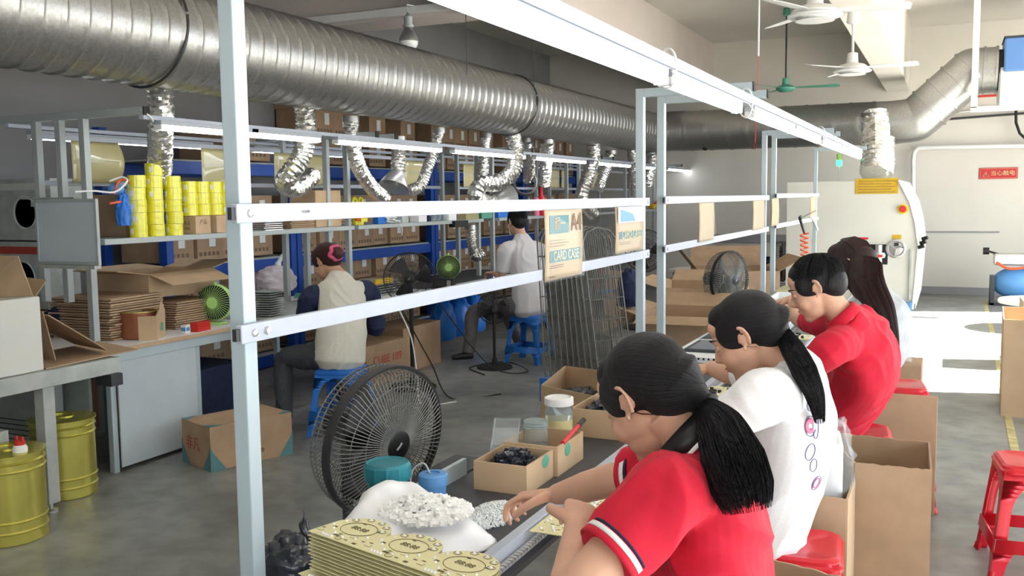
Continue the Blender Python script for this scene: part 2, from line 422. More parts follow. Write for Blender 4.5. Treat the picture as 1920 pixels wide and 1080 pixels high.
def foil_duct(pts, r, label, hood=None, seg=26, name='flexible_duct'):
    """crinkled aluminium hose"""
    S = spline(pts, 10); L = sum((S[i+1]-S[i]).length for i in range(len(S)-1)); n = max(16, int(L/(.15*r)))
    # resample evenly
    out = [S[0]]; acc = 0; step = L/n; i = 0; cur = S[0]
    while i < len(S)-1:
        d = (S[i+1]-cur).length
        if acc+d >= step: cur = cur.lerp(S[i+1], (step-acc)/d); out.append(cur.copy()); acc = 0
        else: acc += d; cur = S[i+1].copy(); i += 1
    root = thing(name, label, 'duct', out[0], group=None)
    def f(i, a):
        p = out[i]*1.0
        return (1.07 if i % 3 == 0 else (.93 if i % 3 == 1 else 1.0)) + .15*noise.noise(V((math.cos(a)*3, math.sin(a)*3, i*.9+p.x*7)))
    MB().tube(out, r, seg, rfn=f).build('hose', 'foil', root, smooth=True, origin=out[0], ang=18)
    MB().tube([out[0]+V((0,0,.02)), out[0]-V((0,0,.03))], r*1.1, 24).build('collar', 'galv', root, smooth=True, origin=out[0])
    if hood:
        p, q, r2 = V(out[-1]), V(hood[0]), hood[1]
        MB().tube([p, p.lerp(q, .1), q], [r*1.02, r*1.05, r2], 28, caps=False).build('hood', 'hoodmat', root, smooth=True, origin=out[0], solid=.003)
    return root
pm('hoodmat', (.45, .45, .44), .35, .6)
zb = DZ-DR+.04
FX = -4.35
foil_duct([at(299, 150, x=FX), at(302, 200, x=FX), at(301, 260, x=FX-.15), at(300, 300, x=FX-.3), at(299, 338, x=FX-.42)], .072, 'foil hose hanging straight down behind the yellow tape rolls')
foil_duct([at(568, 190, x=-4.3), at(574, 235, x=-4.3), at(566, 290, x=-4.35), at(548, 320, x=-4.4), at(533, 343, x=-4.5), at(555, 352, x=-4.55), at(585, 330, x=-4.62)], .072, 'foil hose curling in a loop above the brown boxes on the left shelf')
foil_duct([at(658, 222, x=-4.4), at(662, 270, x=-4.42), at(675, 318, x=-4.45), at(700, 355, x=-4.5), at(720, 372, x=-4.55), at(700, 378, x=-4.6)], .060, 'foil hose sagging towards the yellow clamps on the shelf', seg=24)
foil_duct([at(747, 260, x=-4.5), at(747, 285, x=-4.5), at(746, 322, x=-4.5)], .062, 'short foil hose ending in a grey funnel hood', hood=(at(738, 352, x=-4.5), .14))
foil_duct([at(824, 243, x=-4.4), at(815, 275, x=-4.45), at(800, 320, x=-4.5), at(788, 348, x=-4.55), at(765, 358, x=-4.6)], .052, 'slim foil hose sloping down left beside the funnel hood')
foil_duct([at(913, 253, x=-4.45), at(909, 280, x=-4.5), at(905, 330, x=-4.55)], .06, 'foil hose dropping straight behind the curled hose over the man in white')
foil_duct([at(960, 248, x=-4.2), at(966, 280, x=-4.2), at(962, 320, x=-4.22), at(935, 342, x=-4.3), at(905, 345, x=-4.4), at(892, 362, x=-4.45), at(905, 378, x=-4.45), at(925, 380, x=-4.45)], .082, 'thick foil hose bent like a hook above the seated man in white', hood=(at(952, 368, x=-4.38), .15))
foil_duct([at(988, 262, x=-4.5), at(990, 290, x=-4.6), at(992, 318, x=-4.78), at(990, 338, x=-4.88)], .07, 'foil hose leading down to the round hood ring')
foil_duct([at(1026, 265, x=-4.25), at(1024, 295, x=-4.35), at(1020, 345, x=-4.45)], .075, 'foil hose hanging above the red bottle')
foil_duct([at(1112, 268, x=-4.2), at(1113, 290, x=-4.22), at(1103, 330, x=-4.3), at(1090, 372, x=-4.4), at(1110, 400, x=-4.5)], .085, 'foil hose slanting down left above the small cartons')
foil_duct([at(1146, 285, x=-4.3), at(1138, 310, x=-4.35), at(1123, 355, x=-4.4)], .072, 'thin foil hose right of the slanting one')
foil_duct([at(1185, 278, x=-4.2), at(1190, 310, x=-4.2), at(1192, 365, x=-4.3)], .08, 'foil hose partly hidden behind the second white post')
foil_duct([at(1220, 285, x=-4.2), at(1221, 310, x=-4.25), at(1214, 345, x=-4.35)], .085, 'short foil hose seen between the twin white posts')
foil_duct([at(882, 425, x=-4.75), at(886, 455, x=-4.75), at(893, 480, x=-4.7), at(905, 470, x=-4.65)], .06, 'foil hose reaching down to the left bench beside the man')
foil_duct([at(1640, 215, y=13.3), at(1641, 235, y=13.2), at(1642, 280, y=12.6), at(1638, 325, y=12.3)], .155, 'wide foil hose from the far duct into the cream oven', seg=36)
foil_duct([at(1658, 262, y=13.0), at(1658, 290, y=12.9), at(1656, 327, y=12.7)], .115, 'second foil hose behind the wide one on the cream oven', seg=30)
b_ = thing('extractor_blower', 'blue and grey blower casing bracketed high at the right', 'blower', at(1895, 130, y=cy))
O = b_.location.copy()
MB().lathe([(.27, -.12), (.27, .02), (.30, .03), (.30, .06)], at(1882, 131, y=cy), 32, 'X').build('rubber_sleeve', 'blackmatte', b_, smooth=True, origin=O)
p = at(1882, 78, y=cy); q = at(1990, 130, y=cy)
MB().box((p.x, cy-.35, q.z-.02), (p.x+.9, cy+.35, p.z)).build('motor_cover', ['blowerblue'], b_, origin=O, bevel=.02)
MB().box((p.x-.01, cy-.36, p.z), (p.x+.91, cy+.36, p.z+.02)).build('lid', 'dark_metal', b_, origin=O)
p = at(1872, 125, y=cy); q = at(1990, 185, y=cy)
MB().lathe([(.28, 0), (.33, .02), (.33, .8), (.28, .82)], (p.x, cy, (p.z+q.z)/2), 36, 'X').build('casing', 'cream', b_, smooth=True, origin=O)
# steel bracket carrying the blower
b_ = thing('blower_bracket', 'hanging steel bracket under the blower at right', 'bracket', at(1838, 0, y=14.0).xyz)
O = b_.location.copy(); t0 = at(1840, -20, y=14.0); t1 = at(1826, 203, y=14.0)
MB().box((t1.x-.04, 13.97, t1.z), (t1.x+.04, 14.05, ZC)).build('hanger_post', 'cream', b_, origin=O, bevel=.004)
MB().box((t1.x-.04, 13.97, t1.z-.05), (WALLX, 14.05, t1.z+.02)).build('crossbar', 'cream', b_, origin=O, bevel=.004)
# pipes and cables on the far wall
mb = MB(); pz = lambda x, y_: at(x, y_, y=16.35)
tag(MB().tube([pz(1712, 420)*1, pz(1712, 300), pz(1714, 285), pz(1722, 277), pz(1740, 277), pz(1990, 272)], .035, 12).build('wall_pipe', 'white', smooth=True), 'white pipe running along the far wall and bending down behind the oven', 'pipe')
for (a, c, l, mt) in (((1770, 213), (1990, 190), 'thin grey conduit on the far wall just below the blower', 'steel'), ((1800, 183), (1880, 178), 'red conduit on the far wall left of the blower', 'redpaint'), ((1745, 226), (1990, 207), 'lower dark conduit along the far wall under the bracket', 'dark_metal')):
    tag(MB().tube([at(*a, y=16.42), at(*c, y=16.42)], .018, 8).build('conduit', mt, smooth=True), l, 'conduit', 'conduits on the far wall')
tag(MB().tube([at(1905, 205, y=16.3), at(1905, 230, y=16.3), at(1912, 250, y=16.3), at(1925, 262, y=16.3)], .02, 8).build('cable', 'blackmatte', smooth=True), 'black cable drooping on the far wall at the right edge', 'cable')
# warning sign
p = at(1872, 325, y=16.49); s_ = thing('warning_sign', 'red warning sign with triangle and characters on the far wall', 'sign', p)
def qd(o, c, hx, hz, y, mat, name, rot=0): return MB().box((-hx, y-.002, -hz), (hx, y+.002, hz)).build(name, mat, o, loc=None)
MB().box((-.265, -.01, -.085), (.265, 0, .085)).build('plate', 'sign_red', s_)
MB().box((-.25, -.012, -.073), (.25, -.01, -.070)).box((-.25, -.012, .070), (.25, -.01, .073)).box((-.25, -.012, -.073), (-.247, -.01, .073)).box((.247, -.012, -.073), (.25, -.01, .073)).build('border', 'yellowsheet', s_)
MB().tube([(-.21, -.013, -.045), (-.13, -.013, -.045), (-.17, -.013, .035)], .006, 6, closed=True).box((-.174, -.014, -.028), (-.166, -.012, .012)).build('triangle', 'yellowsheet', s_)
text('当心触电', .085, 'yellowsheet', s_, frame_xf((.06, -.014, 0), (1,0,0), (0,0,1)))

# ---------------------------------------------------------------- ceiling fans
def ceiling_fan(p, drop, col, label, blades=3, rad=.6, a0=0, big=1.0):
    r = thing('ceiling_fan', label, 'ceiling fan', p, group='ceiling fans')
    MB().cyl((0,0,.05), (0,0,drop), .012, seg=12).build('rod', 'dark_metal' if col == 'fangreen' else 'white', r, smooth=True)
    MB().lathe([(.02, drop-.12), (.055*big, drop-.10), (.045*big, drop-.01), (.03, drop)], seg=24).build('canopy', col, r, smooth=True)
    MB().lathe([(0, -.055), (.09*big, -.05), (.13*big, -.02), (.135*big, 0), (.10*big, .03), (.05, .045), (.045, .13), (.02, .14)], seg=36).build('motor', col, r, smooth=True)
    if big > 1: MB().lathe([(.145*big, -.035), (.155*big, -.03), (.155*big, -.02), (.145*big, -.018)], seg=36).lathe([(.10*big, -.058), (.11*big, -.056), (.10*big, -.05)], seg=36).build('trim_ring', col, r, smooth=True)
    for k in range(blades):
        an = a0 + 2*PI*k/blades; R_ = RZ(an)
        poly = [V((.10, -.025, 0)), V((.2, -.05, .004)), V((rad*.95, -.065, .012)), V((rad, -.03, .006)), V((rad, .04, -.012)), V((rad*.9, .06, -.014)), V((.2, .045, -.006)), V((.10, .02, 0))]
        b = MB(); b.add([R_ @ q for q in poly]+[R_ @ (q+V((0,0,.004))) for q in poly], [tuple(range(7,-1,-1)), tuple(range(8,16))]+[(i,(i+1)%8,8+(i+1)%8,8+i) for i in range(8)])
        b.build('blade', col if col != 'white' else 'white', r)
    return r
p = at(1473, 165, y=13.9); ceiling_fan(p, ZC-p.z, 'fangreen', 'green three blade ceiling fan hanging on a long rod', a0=.05, rad=.72)
p = at(1598, 128, z=2.72); ceiling_fan(p, 3.22-p.z, 'white', 'white ceiling fan under the beam, farther of the two white ones', a0=-.1, rad=.55, big=1.06)
p = at(1528, 22, z=2.72); p.y += 0; ceiling_fan(p, ZC-p.z, 'white', 'white ceiling fan cut by the top edge, nearer of the two white ones', a0=.15, rad=.55, big=1.06)
# bulb under the cross beam
p = at(766, 78, y=7.5); r = thing('pendant_bulb', 'large unlit globe bulb in a grey socket under the ceiling beam', 'light bulb', p)
MB().ell((0,0,0), (.068,.068,.068), 24, 16).build('globe', 'led', r, smooth=True)
MB().lathe([(.069, .0), (.066, .025), (.045, .065), (.03, .085), (.03, .10)], seg=24).build('neck', 'steel', r, smooth=True)
MB().lathe([(.04, .10), (.04, .112), (.03, .115), (.032, .17), (.02, .18), (.006, .20)], seg=20).build('socket', 'frame2', r, smooth=True)
MB().tube([(0,0,.19), (-.02, .02, .26), (-.06, .24, 3.3-p.z)], .005, 6).build('cord', 'white', r, smooth=True)
a = at(480, 55, y=7.75); c = at(860, 3, y=7.75); r.scale = (1.28,)*3
tag(MB().box((-6.7, 7.70, 3.30), (-3.99, 7.748, 3.37)).build('cable_trunking', 'white', bevel=.004), 'white cable trunking along the ceiling beam', 'trunking')
tag(MB().cyl(at(1424, -30, y=5.0), at(1420, 50, y=5.0), .006).build('hanging_tube', 'white', smooth=True), 'thin white hanging tube above the light row', 'tube') if False else None
r = thing('pull_cord', 'thin white cord hanging with a red tassel loop by the light row', 'cord', at(1424, 0, y=7.0))
p0, p1, p2 = at(1424, -60, y=7.0), at(1422, 105, y=7.0), at(1416, 265, y=7.0); O = r.location.copy()
MB().cyl(p0, p1, .007, seg=8).build('sleeve', 'white', r, origin=O, smooth=True)
MB().cyl(p1, p2, .0025, seg=6).build('string', 'redpaint', r, origin=O, smooth=True)
MB().tube([p2, p2+V((.012,0,-.03)), p2+V((0,0,-.06)), p2+V((-.012,0,-.03))], .003, 6, closed=True).build('loop', 'redpaint', r, origin=O, smooth=True)

# ---------------------------------------------------------------- tube lamps
def tube_lamp(x, y0, y1, z, label, group, mat='lamp', wd=.052):
    r = thing('tube_lamp', label, 'light', (x, y0, z), group=group); L = y1-y0
    MB().box((-wd/2, 0, .012), (wd/2, L, .038)).build('housing', 'housing', r, bevel=.003)
    prof = [(math.cos(t)*wd/2*.92, math.sin(t)*.032+.012) for t in [PI+PI*k/10 for k in range(11)]]
    vs = []; n = len(prof)
    for yy in (.012, L-.012): vs += [(a_, yy, c_) for a_, c_ in prof]
    MB().add(vs, [(i, i+1, n+i+1, n+i) for i in range(n-1)]+[tuple(range(n)), tuple(range(2*n-1, n-1, -1))]).build('diffuser', mat, r, smooth=True)
    for q0 in (0, L-.012): MB().box((-wd/2*.95, q0, -.018), (wd/2*.95, q0+.012, .014)).build('end_cap', 'white', r, bevel=.003)
    return r
LX = -.88; LZ = 1.985
lamps = [(1.15, 3.10), (3.14, 4.33), (4.62, 5.92), (5.96, 7.15), (7.28, 8.55), (8.6, 10.6)]
where = ['longest tube lamp above the nearest worker', 'tube lamp ending at the second post frame', 'tube lamp just past the second post frame', 'fourth tube lamp along the right row', 'fifth tube lamp along the right row', 'farthest tube lamp of the right row']
for (a, c), l in zip(lamps, where): tube_lamp(LX, a, c, LZ, l, 'tube lamps over the right line')
for i, (a, c) in enumerate(((.2, 4.56), (4.6, 8.0), (8.04, 10.7))):
    tag(MB().box((LX-.02, a, LZ+.045), (LX+.02, c, LZ+.085)).box((LX-.014, a, LZ+.038), (LX+.014, c, LZ+.045)).build('light_rail', 'alu', bevel=.002), ['nearest aluminium rail carrying the right lamps', 'middle aluminium rail carrying the right lamps', 'farthest aluminium rail carrying the right lamps'][i], 'rail', 'rails over the right line')
for i, yy in enumerate((3.12, 4.45, 7.22)):
    ring = [V((LX+.01+math.cos(t)*.035, yy+.03*math.sin(t*.5), LZ+.04+math.sin(t)*.065)) for t in [2*PI*k/24 for k in range(24)]]
    tag(MB().tube(ring, .004, 6, closed=True).tube([V((LX+.03, yy, LZ+.03)), V((LX+.045, yy+.05, LZ+.0)), V((LX+.02, yy+.09, LZ+.01))], .004, 6).build('lamp_wire', 'white', smooth=True), ['white wire looped at the end of the longest tube lamp', 'white wire loops by the second post frame', 'white wire loop by the fourth tube lamp'][i], 'wire')

# ---------------------------------------------------------------- right line: post frames and rails
PX = -1.38
def post_frame(y, label, top=2.12, x1=-.84, side=1):
    r = thing('post_frame', label, 'post frame', (PX, y, .70), group='post frames of the right line')
    MB().box((-.02, -.02, 0), (.02, .02, top-.70)).build('post', 'frame', r, bevel=.003)
    MB().box((.02, -.02, top-.74), (x1-PX, .02, top-.70)).build('crossbar', 'frame', r, bevel=.003)
    MB().box((x1-PX-.001, -.021, top-.741), (x1-PX+.004, .021, top-.699)).build('end_plug', 'blackmatte', r)
    return r
py_ = [1.60, at(1201, 400, x=PX).y, at(1240, 400, x=PX).y, at(1432, 400, x=PX).y, at(1450, 400, x=PX).y, at(1528, 400, x=PX).y]
pl = ['thick pale post standing in the foreground left of centre', 'pale post frame, left one of the near twin posts', 'pale post frame, right one of the near twin posts', 'slim post frame, left one of the far twin posts', 'slim post frame, right one of the far twin posts', 'farthest thin post at the end of the right bench']
for yy, l in zip(py_, pl): post_frame(yy, l)
def rail(y0, y1, z, label):
    r = thing('side_rail', label, 'rail', (PX+.03, y0, z), group='rails between the right posts')
    L = y1-y0
    MB().box((-.008, -.05, -.020), (.008, L+.03, .020)).build('profile', 'alu', r, bevel=.002)
    MB().box((-.007, -.062, -.013), (.004, -.05, .013)).build('slot_end', 'dark_metal', r)
    b = MB()
    for yy in (-.01, L): b.lathe([(.009, 0), (.008, .004), (.004, .006), (0, .006)], (.008, yy, 0), 14, 'X')
    if y0 < 2 and z < 1.4: b.lathe([(.009, 0), (.008, .008), (0, .009)], (.008, .03, 0), 14, 'X')
    b.build('bolt', 'steel', r, smooth=True)
    if y0 < 2 and z > 1.4: MB().cyl((.008, .17, 0), (.028, .172, .002), .003, seg=8).build('screw', 'steel', r, smooth=True)
    return r
zu, zl = at(460, 400, x=PX+.03).z, at(465, 625, x=PX+.03).z
spans = [(py_[0], py_[1]), (py_[2], py_[3]), (py_[4], py_[5])]
for i, (a, c) in enumerate(spans):
    zz = at(*( (460, 400), (1262, 375), (1460, 367))[i], x=PX+.03).z; z2 = at(*((465, 625), (1262, 464), (1455, 424))[i], x=PX+.03).z
    rail(a, c, zz, ('upper', 'upper', 'upper')[i]+' white rail '+('across the foreground, upper one of the pair', 'of the middle span, upper one of the pair', 'of the far span, upper one of the pair')[i])
    rail(a, c, z2, 'lower white rail '+('across the foreground, lower one of the pair', 'of the middle span, lower one of the pair', 'of the far span, lower one of the pair')[i])
# ---------------------------------------------------------------- card cases clipped between the rails
def card_case(pa, pb, ztop, zbot, label, big=False, plain=False, x=PX+.045, mat='cardcase'):
    y0 = at(pa, 420, x=x).y; y1 = at(pb, 420, x=x).y
    r = thing('card_case', label, 'card case', (x, y0, zbot), group='card cases on the rails'); L = y1-y0; H_ = ztop-zbot
    b = MB().grid(lambda u, v: V((.004*math.sin(v*3), u*L, v*H_)), 6, 12); b.build('sheet', mat, r, smooth=True, solid=.003)
    MB().grid(lambda u, v: V((.006+.006*math.sin(v*3+u), u*(L+.006)-.003, v*(H_+.01)-.005)), 6, 12).build('clear_pocket', 'film', r, smooth=True)
    if not plain:
        def tx(s, sz, mt, u, v): text(s, sz, mt, r, frame_xf((.009, u*L, v*H_), (0,1,0), (0,0,1)))
        bx = lambda u0, u1, v0, v1, mt, nm, e=0: MB().box((.005, u0*L, v0*H_), (.007+e, u1*L, v1*H_)).build(nm, mt, r)
        if big:
            bx(.10, .60, .66, .92, 'printteal', 'logo_panel'); tx('颜一', .055, 'cardcase', .35, .79)
            tx('A4', .10, 'cardprint', .80, .80)
            for v in (.56, .52, .48): bx(.10, .50 if v != .52 else .6, v, v+.008, 'cardprint', 'small_print')
            bx(.10, .92, .25, .42, 'printteal', 'title_panel'); tx('CARD CASE', L*.128, 'yellowsheet', .51, .335)
            for v in (.17, .20): bx(.10, .45, v, v+.008, 'cardprint', 'small_print')
            bx(.08, .22, .04, .06, 'cardprint', 'small_print')
        else:
            bx(.10, .92, .30, .46, 'printteal', 'title_panel'); tx('CARD CASE', L*.128, 'yellowsheet', .51, .38)
            for v in (.18, .22): bx(.10, .5, v, v+.008, 'cardprint', 'small_print')
            MB().box((.012, .02*L, .66*H_), (.014, .98*L, 1.0*H_)).build('folded_leaflet', 'paper', r)
            MB().prism([(.1*L, .68*H_), (.62*L, .68*H_), (.5*L, .85*H_), (.1*L, .95*H_)], .014, .016, Matrix(((0,0,1,0),(1,0,0,0),(0,1,0,0),(0,0,0,1)))).build('leaflet_print', 'lightblue', r)
    return r
card_case(1020, 1090, zu-.02, zl-.025, 'card case reading A4 and CARD CASE hanging left of the near twin posts', big=True)
card_case(1153, 1205, zu-.02, zl+.03, 'card case holding a blue leaflet beside the near twin posts')
card_case(1310, 1338, at(1324, 380, x=PX+.045).z, at(1324, 452, x=PX+.045).z, 'plain brown card case in the middle of the second span', plain=True)
card_case(1411, 1432, at(1422, 376, x=PX+.045).z, at(1422, 430, x=PX+.045).z, 'plain brown card case at the right end of the second span', plain=True)
card_case(1446, 1459, at(1452, 372, x=PX+.045).z, at(1452, 423, x=PX+.045).z, 'plain brown card case at the left end of the far span', plain=True)
card_case(1518, 1529, at(1524, 369, x=PX+.045).z, at(1524, 408, x=PX+.045).z, 'plain brown card case at the right end of the far span', plain=True, mat='card')

# ---------------------------------------------------------------- right bench
BY0, BY1 = .9, 9.3
r = thing('assembly_bench', 'long narrow dark topped assembly bench with aluminium edge rail', 'workbench', (-1.15, BY0, 0)); O = r.location.copy()
BT = .75
MB().box((-1.34, BY0, BT-.03), (-.985, BY1, BT)).build('belt_top', 'belt', r, origin=O)
MB().box((-.985, BY0, BT-.05), (-.955, BY1, BT+.012)).box((-.955, BY0, BT-.04), (-.945, BY1, BT-.02)).build('edge_rail', 'alu', r, origin=O, bevel=.002)
MB().box((-1.355, 1.95, BT-.06), (-1.34, 2.55, BT+.05)).box((-1.355, 2.62, BT-.06), (-1.34, BY1, BT+.004)).build('side_guard', 'frame', r, origin=O, bevel=.002)
b = MB()
yy = BY0+.4
while yy < 5.2:
    b.cyl((-.944, yy, BT-.018), (-.930, yy, BT-.018), .006, seg=6); yy += .018
b.build('chain', 'steel', r, origin=O)
MB().box((-.945, BY0, BT-.055), (-.925, BY1, BT-.04)).build('chain_rail', 'dark_metal', r, origin=O)
MB().box((-.735, BY0+1, BT-.02), (-.72, BY1, BT+.004)).build('outer_rail', 'alu', r, origin=O, bevel=.002)
for i, yy in enumerate((1.2, 4.4, 4.75, 7.9, 11.9)):
    MB().box((-1.33, yy, 0), (-1.29, yy+.04, BT-.03)).build('leg', 'frame', r, origin=O, bevel=.003)
    MB().box((-1.0, yy, 0), (-.96, yy+.04, BT-.03)).build('leg', 'frame', r, origin=O, bevel=.003)
    MB().box((-1.29, yy, .2), (-1.0, yy+.03, .24)).box((-.96, yy, BT-.09), (-.72, yy+.03, BT-.05)).build('crossbar', 'frame', r, origin=O, bevel=.003)

# ---------------------------------------------------------------- cartons
def carton(name, label, c, s, rz=0, open_=0, flaps=None, mat='card', group=None, cat='carton', th=.006, tape=False, prints=None, fill=None):
    """c = centre of the base; s = width (x), depth (y), height"""
    r = thing(name, label, cat, c, rz, group=group); a, b_, h = s[0]/2, s[1]/2, s[2]
    if open_:
        mb = MB().box((-a,-b_,0), (a,b_,th)).box((-a,-b_,th), (-a+th,b_,h)).box((a-th,-b_,th), (a,b_,h)).box((-a+th,-b_,th), (a-th,-b_+th,h)).box((-a+th,b_-th,th), (a-th,b_,h))
        mb.build('walls', mat, r)
        for (k, an, L) in (flaps or []):
            if k in 'lr':
                sx = -1 if k == 'l' else 1; d = V((sx*math.cos(an), 0, math.sin(an)))*L; e = V((sx*a, 0, h))
                p = [e+V((0,-b_+.004,0)), e+V((0,b_-.004,0)), e+V((0,b_-.02,0))+d, e+V((0,-b_+.02,0))+d]; 
            else:
                sy = -1 if k == 'f' else 1; d = V((0, sy*math.cos(an), math.sin(an)))*L; e = V((0, sy*b_, h))
                p = [e+V((-a+.004,0,0)), e+V((a-.004,0,0)), e+V((a-.02,0,0))+d, e+V((-a+.02,0,0))+d]
            MB().add(p, [(0,1,2,3)]).build('flap', mat, r, solid=.005)
    else:
        MB().box((-a,-b_,0), (a,b_,h)).build('box_body', mat, r, bevel=.004)
        if tape: MB().box((-.03,-b_-.001,h*.6), (.03,b_+.001,h+.001)).build('tape_strip', 'tape', r)
    for (face, u, v, s_, sz, mt) in (prints or []):
        if face == 'f': xf = frame_xf((u*a, -b_-.002, v*h), (1,0,0), (0,0,1))
        elif face == 'r': xf = frame_xf((a+.002, u*b_, v*h), (0,1,0), (0,0,1))
        text(s_, sz, mt, r, xf, 'printing')
    return r
def heap(parent_label, cat, name, c, rx, ry, h, n, mat, kind='stuff', size=.012, shape='chip', seed=1, mat2=None, flat=False):
    rnd = random.Random(seed); b = MB()
    for i in range(n):
        t = rnd.random()**.5; a = rnd.random()*2*PI; x, y_ = rx*t*math.cos(a), ry*t*math.sin(a)
        zz = h*(1-t*t)*rnd.random() if not flat else rnd.random()*h
        rot = RZ(rnd.random()*6) @ RX(rnd.random()*3) ; q = V((x, y_, zz+size*.4)); b.mat(rnd.randint(0, 1) if mat2 else 0)
        if shape == 'chip': b.box(q-V((size*.5, size*.35, size*.3)), q+V((size*.5, size*.35, size*.3)), rot)
        elif shape == 'rod': d = rot @ V((0, size*.9, 0)); b.tube([q-d, q+d], size*.28, 6)
        else: b.ell(q, size*.5, 8, 5)
    o = b.build(name, [mat, mat2] if mat2 else mat, smooth=(shape != 'chip'), loc=c)
    return tag(o, parent_label, cat, kind=kind)

# box of black parts, near
c = (at(888, 917, z=BT)+at(1042, 895, z=BT))/2
carton('parts_carton', 'open brown carton full of black parts standing nearest on the bench', (-1.165, 2.52, BT), (.17, .20, .085), .0, 1, mat='card3', group='cartons of parts on the right bench')
heap('glossy black parts heaped in the nearest bench carton', 'parts', 'black_parts', (-1.165, 2.52, BT+.045), .072, .088, .05, 230, 'gems', size=.020, shape='chip', seed=3, mat2='gems')
carton('parts_carton', 'open brown carton with a red marker on its rim behind the nearest carton', (-1.16, 2.738, BT), (.185, .22, .092), .0, 1, mat='card3', group='cartons of parts on the right bench')
carton('parts_carton', 'open brown carton of black parts beside the white lidded jar', (-1.115, 3.28, BT), (.20, .33, .10), .0, 1, mat='card3', group='cartons of parts on the right bench')
heap('glossy black parts heaped in the carton beyond the white lidded jar', 'parts', 'black_parts', (-1.115, 3.28, BT+.060), .09, .15, .05, 200, 'gems', size=.020, shape='chip', seed=5, mat2='gems')
for yy, zz, l in ((2.70, .065, 'green oval sticker on the nearest parts carton'), (2.93, .065, 'green oval sticker on the second parts carton')):
    pass
for root, yo in ((0, 2.61), (1, 2.865)):
    par = [o for o in COL.objects if o.name.startswith('parts_carton')][root]
    MB().ell((.0935 if root else .086, -.03 if root else .04, .066), (.0015, .026, .020), 20, 10).build('oval_sticker', 'fangreen', par, smooth=True)
r = thing('marker_pen', 'red marker pen with black cap lying across the second parts carton', 'marker', (-1.072, 2.755, BT+.104))
MB().cyl((0, -.075, -.012), (0, .06, .012), .0075, seg=12).build('barrel', 'red', r, smooth=True)
MB().cyl((0, .06, .012), (0, .11, .021), .0085, seg=12).build('cap', 'black', r, smooth=True)
# clear jars
def jar(c, rad, h, label, lid=None, lidmat='white', mat='jar', fillmat=None, fh=.5, labelm=None, lidh=.02, name='jar'):
    r = thing(name, label, 'jar', c)
    MB().lathe([(rad*.94, 0), (rad, .006), (rad, h*.85), (rad*.92, h*.9), (rad*.92, h)], seg=36).build('body', mat, r, smooth=True)
    if fillmat: MB().lathe([(rad*.86, .006), (rad*.9, .01), (rad*.9, h*fh), (0, h*fh+.006)], seg=24).build('contents', fillmat, r, smooth=True)
    if lid: MB().lathe([(rad*1.06, h-.004), (rad*1.07, h-.001), (rad*1.06, h+lidh), (rad*.9, h+lidh+.003), (rad*.86, h+lidh-.003), (0, h+lidh-.002)], seg=40).build('lid', lidmat, r, smooth=True)
    if labelm: MB().lathe([(rad*1.01, h*.15), (rad*1.01, h*.6)], seg=36).build('paper_label', labelm, r, smooth=True)
    return r
j = jar((-1.18, 2.72, BT+.006), .04, .135, 'open clear screw neck jar standing in the second carton', fillmat='gems', fh=.45)
b = MB()
for k in range(3): b.lathe([(.038, .118+k*.008), (.0405, .121+k*.008), (.038, .124+k*.008)], seg=30)
b.build('thread', 'jar', j, smooth=True)
jar((-1.225, 3.03, BT), .048, .135, 'clear jar with white lid and yellow label on the bench', lid=1, fillmat='beads', fh=.5, labelm='yellowsheet', lidmat='white')
r = thing('clear_case', 'clear plastic case leaning on the second carton edge', 'case', (-1.255, 2.65, BT+.10), .3)
b = MB(); R_ = RX(.65)
for a_, c_ in (((-.04,-.035,0), (.04,.035,.004)),): b.box(a_, c_, R_, (0,0,0))
b.build('lid_plate', 'film', r)
fr = [R_ @ V(p) for p in ((-.04,-.075,.0), (.04,-.075,.0), (.04,.075,.0), (-.04,.075,.0))]
MB().tube(fr, .004, 6, closed=True).build('rim', 'jar', r, smooth=True)
MB().add(fr, [(0,1,2,3)]).build('pane', 'film', r)
# teal tub and light blue tape dispenser tub
t = at(726, 868, d=2.62)
r = thing('storage_tub', 'teal screw lid tub standing between the fan and the white bag', 'tub', (t.x, t.y, BT))
MB().lathe([(.052, 0), (.055, .004), (.055, .085)], seg=36).build('body', 'teal', r, smooth=True)
n = 72
vs = []; fs = []
for k, (rr, zz) in enumerate(((.062, .082), (.064, .086), (.064, .122), (.058, .130), (.052, .126), (.0, .126))):
    for i in range(n):
        q = rr+(.0022 if (i % 6 == 0 and k in (1, 2)) else 0); a = 2*PI*i/n; vs.append((q*math.cos(a), q*math.sin(a), zz))
for k in range(5):
    for i in range(n): fs.append((k*n+i, k*n+(i+1) % n, (k+1)*n+(i+1) % n, (k+1)*n+i))
MB().add(vs, fs).build('ribbed_lid', 'teal', r, smooth=True, ang=30)
t = at(812, 893, d=2.66)
r = thing('wire_tub', 'small light blue round tub with a wire handle behind the guard strip', 'tub', (t.x, t.y, BT))
MB().lathe([(.034, 0), (.036, .004), (.036, .055), (.041, .056), (.041, .082), (.037, .086), (.02, .087), (.02, .083), (0, .083)], seg=36).build('body', 'lightblue', r, smooth=True)
MB().tube(spline([(-.01, 0, .084), (-.03, .0, .11), (-.06, -.01, .09), (-.062, -.02, .04), (-.04, -.03, .01)], 6), .003, 6).build('wire', 'steel', r, smooth=True)
# shelf under those tubs: grey side ledge on the bench
tag(MB().box((-1.49, 2.10, BT-.03), (-1.357, 2.75, BT-.004)).box((-1.48, 2.12, 0), (-1.44, 2.16, BT-.03)).box((-1.48, 2.66, 0), (-1.44, 2.7, BT-.03)).build('side_ledge', 'belt', bevel=.003), 'dark side ledge on the left of the bench carrying the tubs', 'ledge')
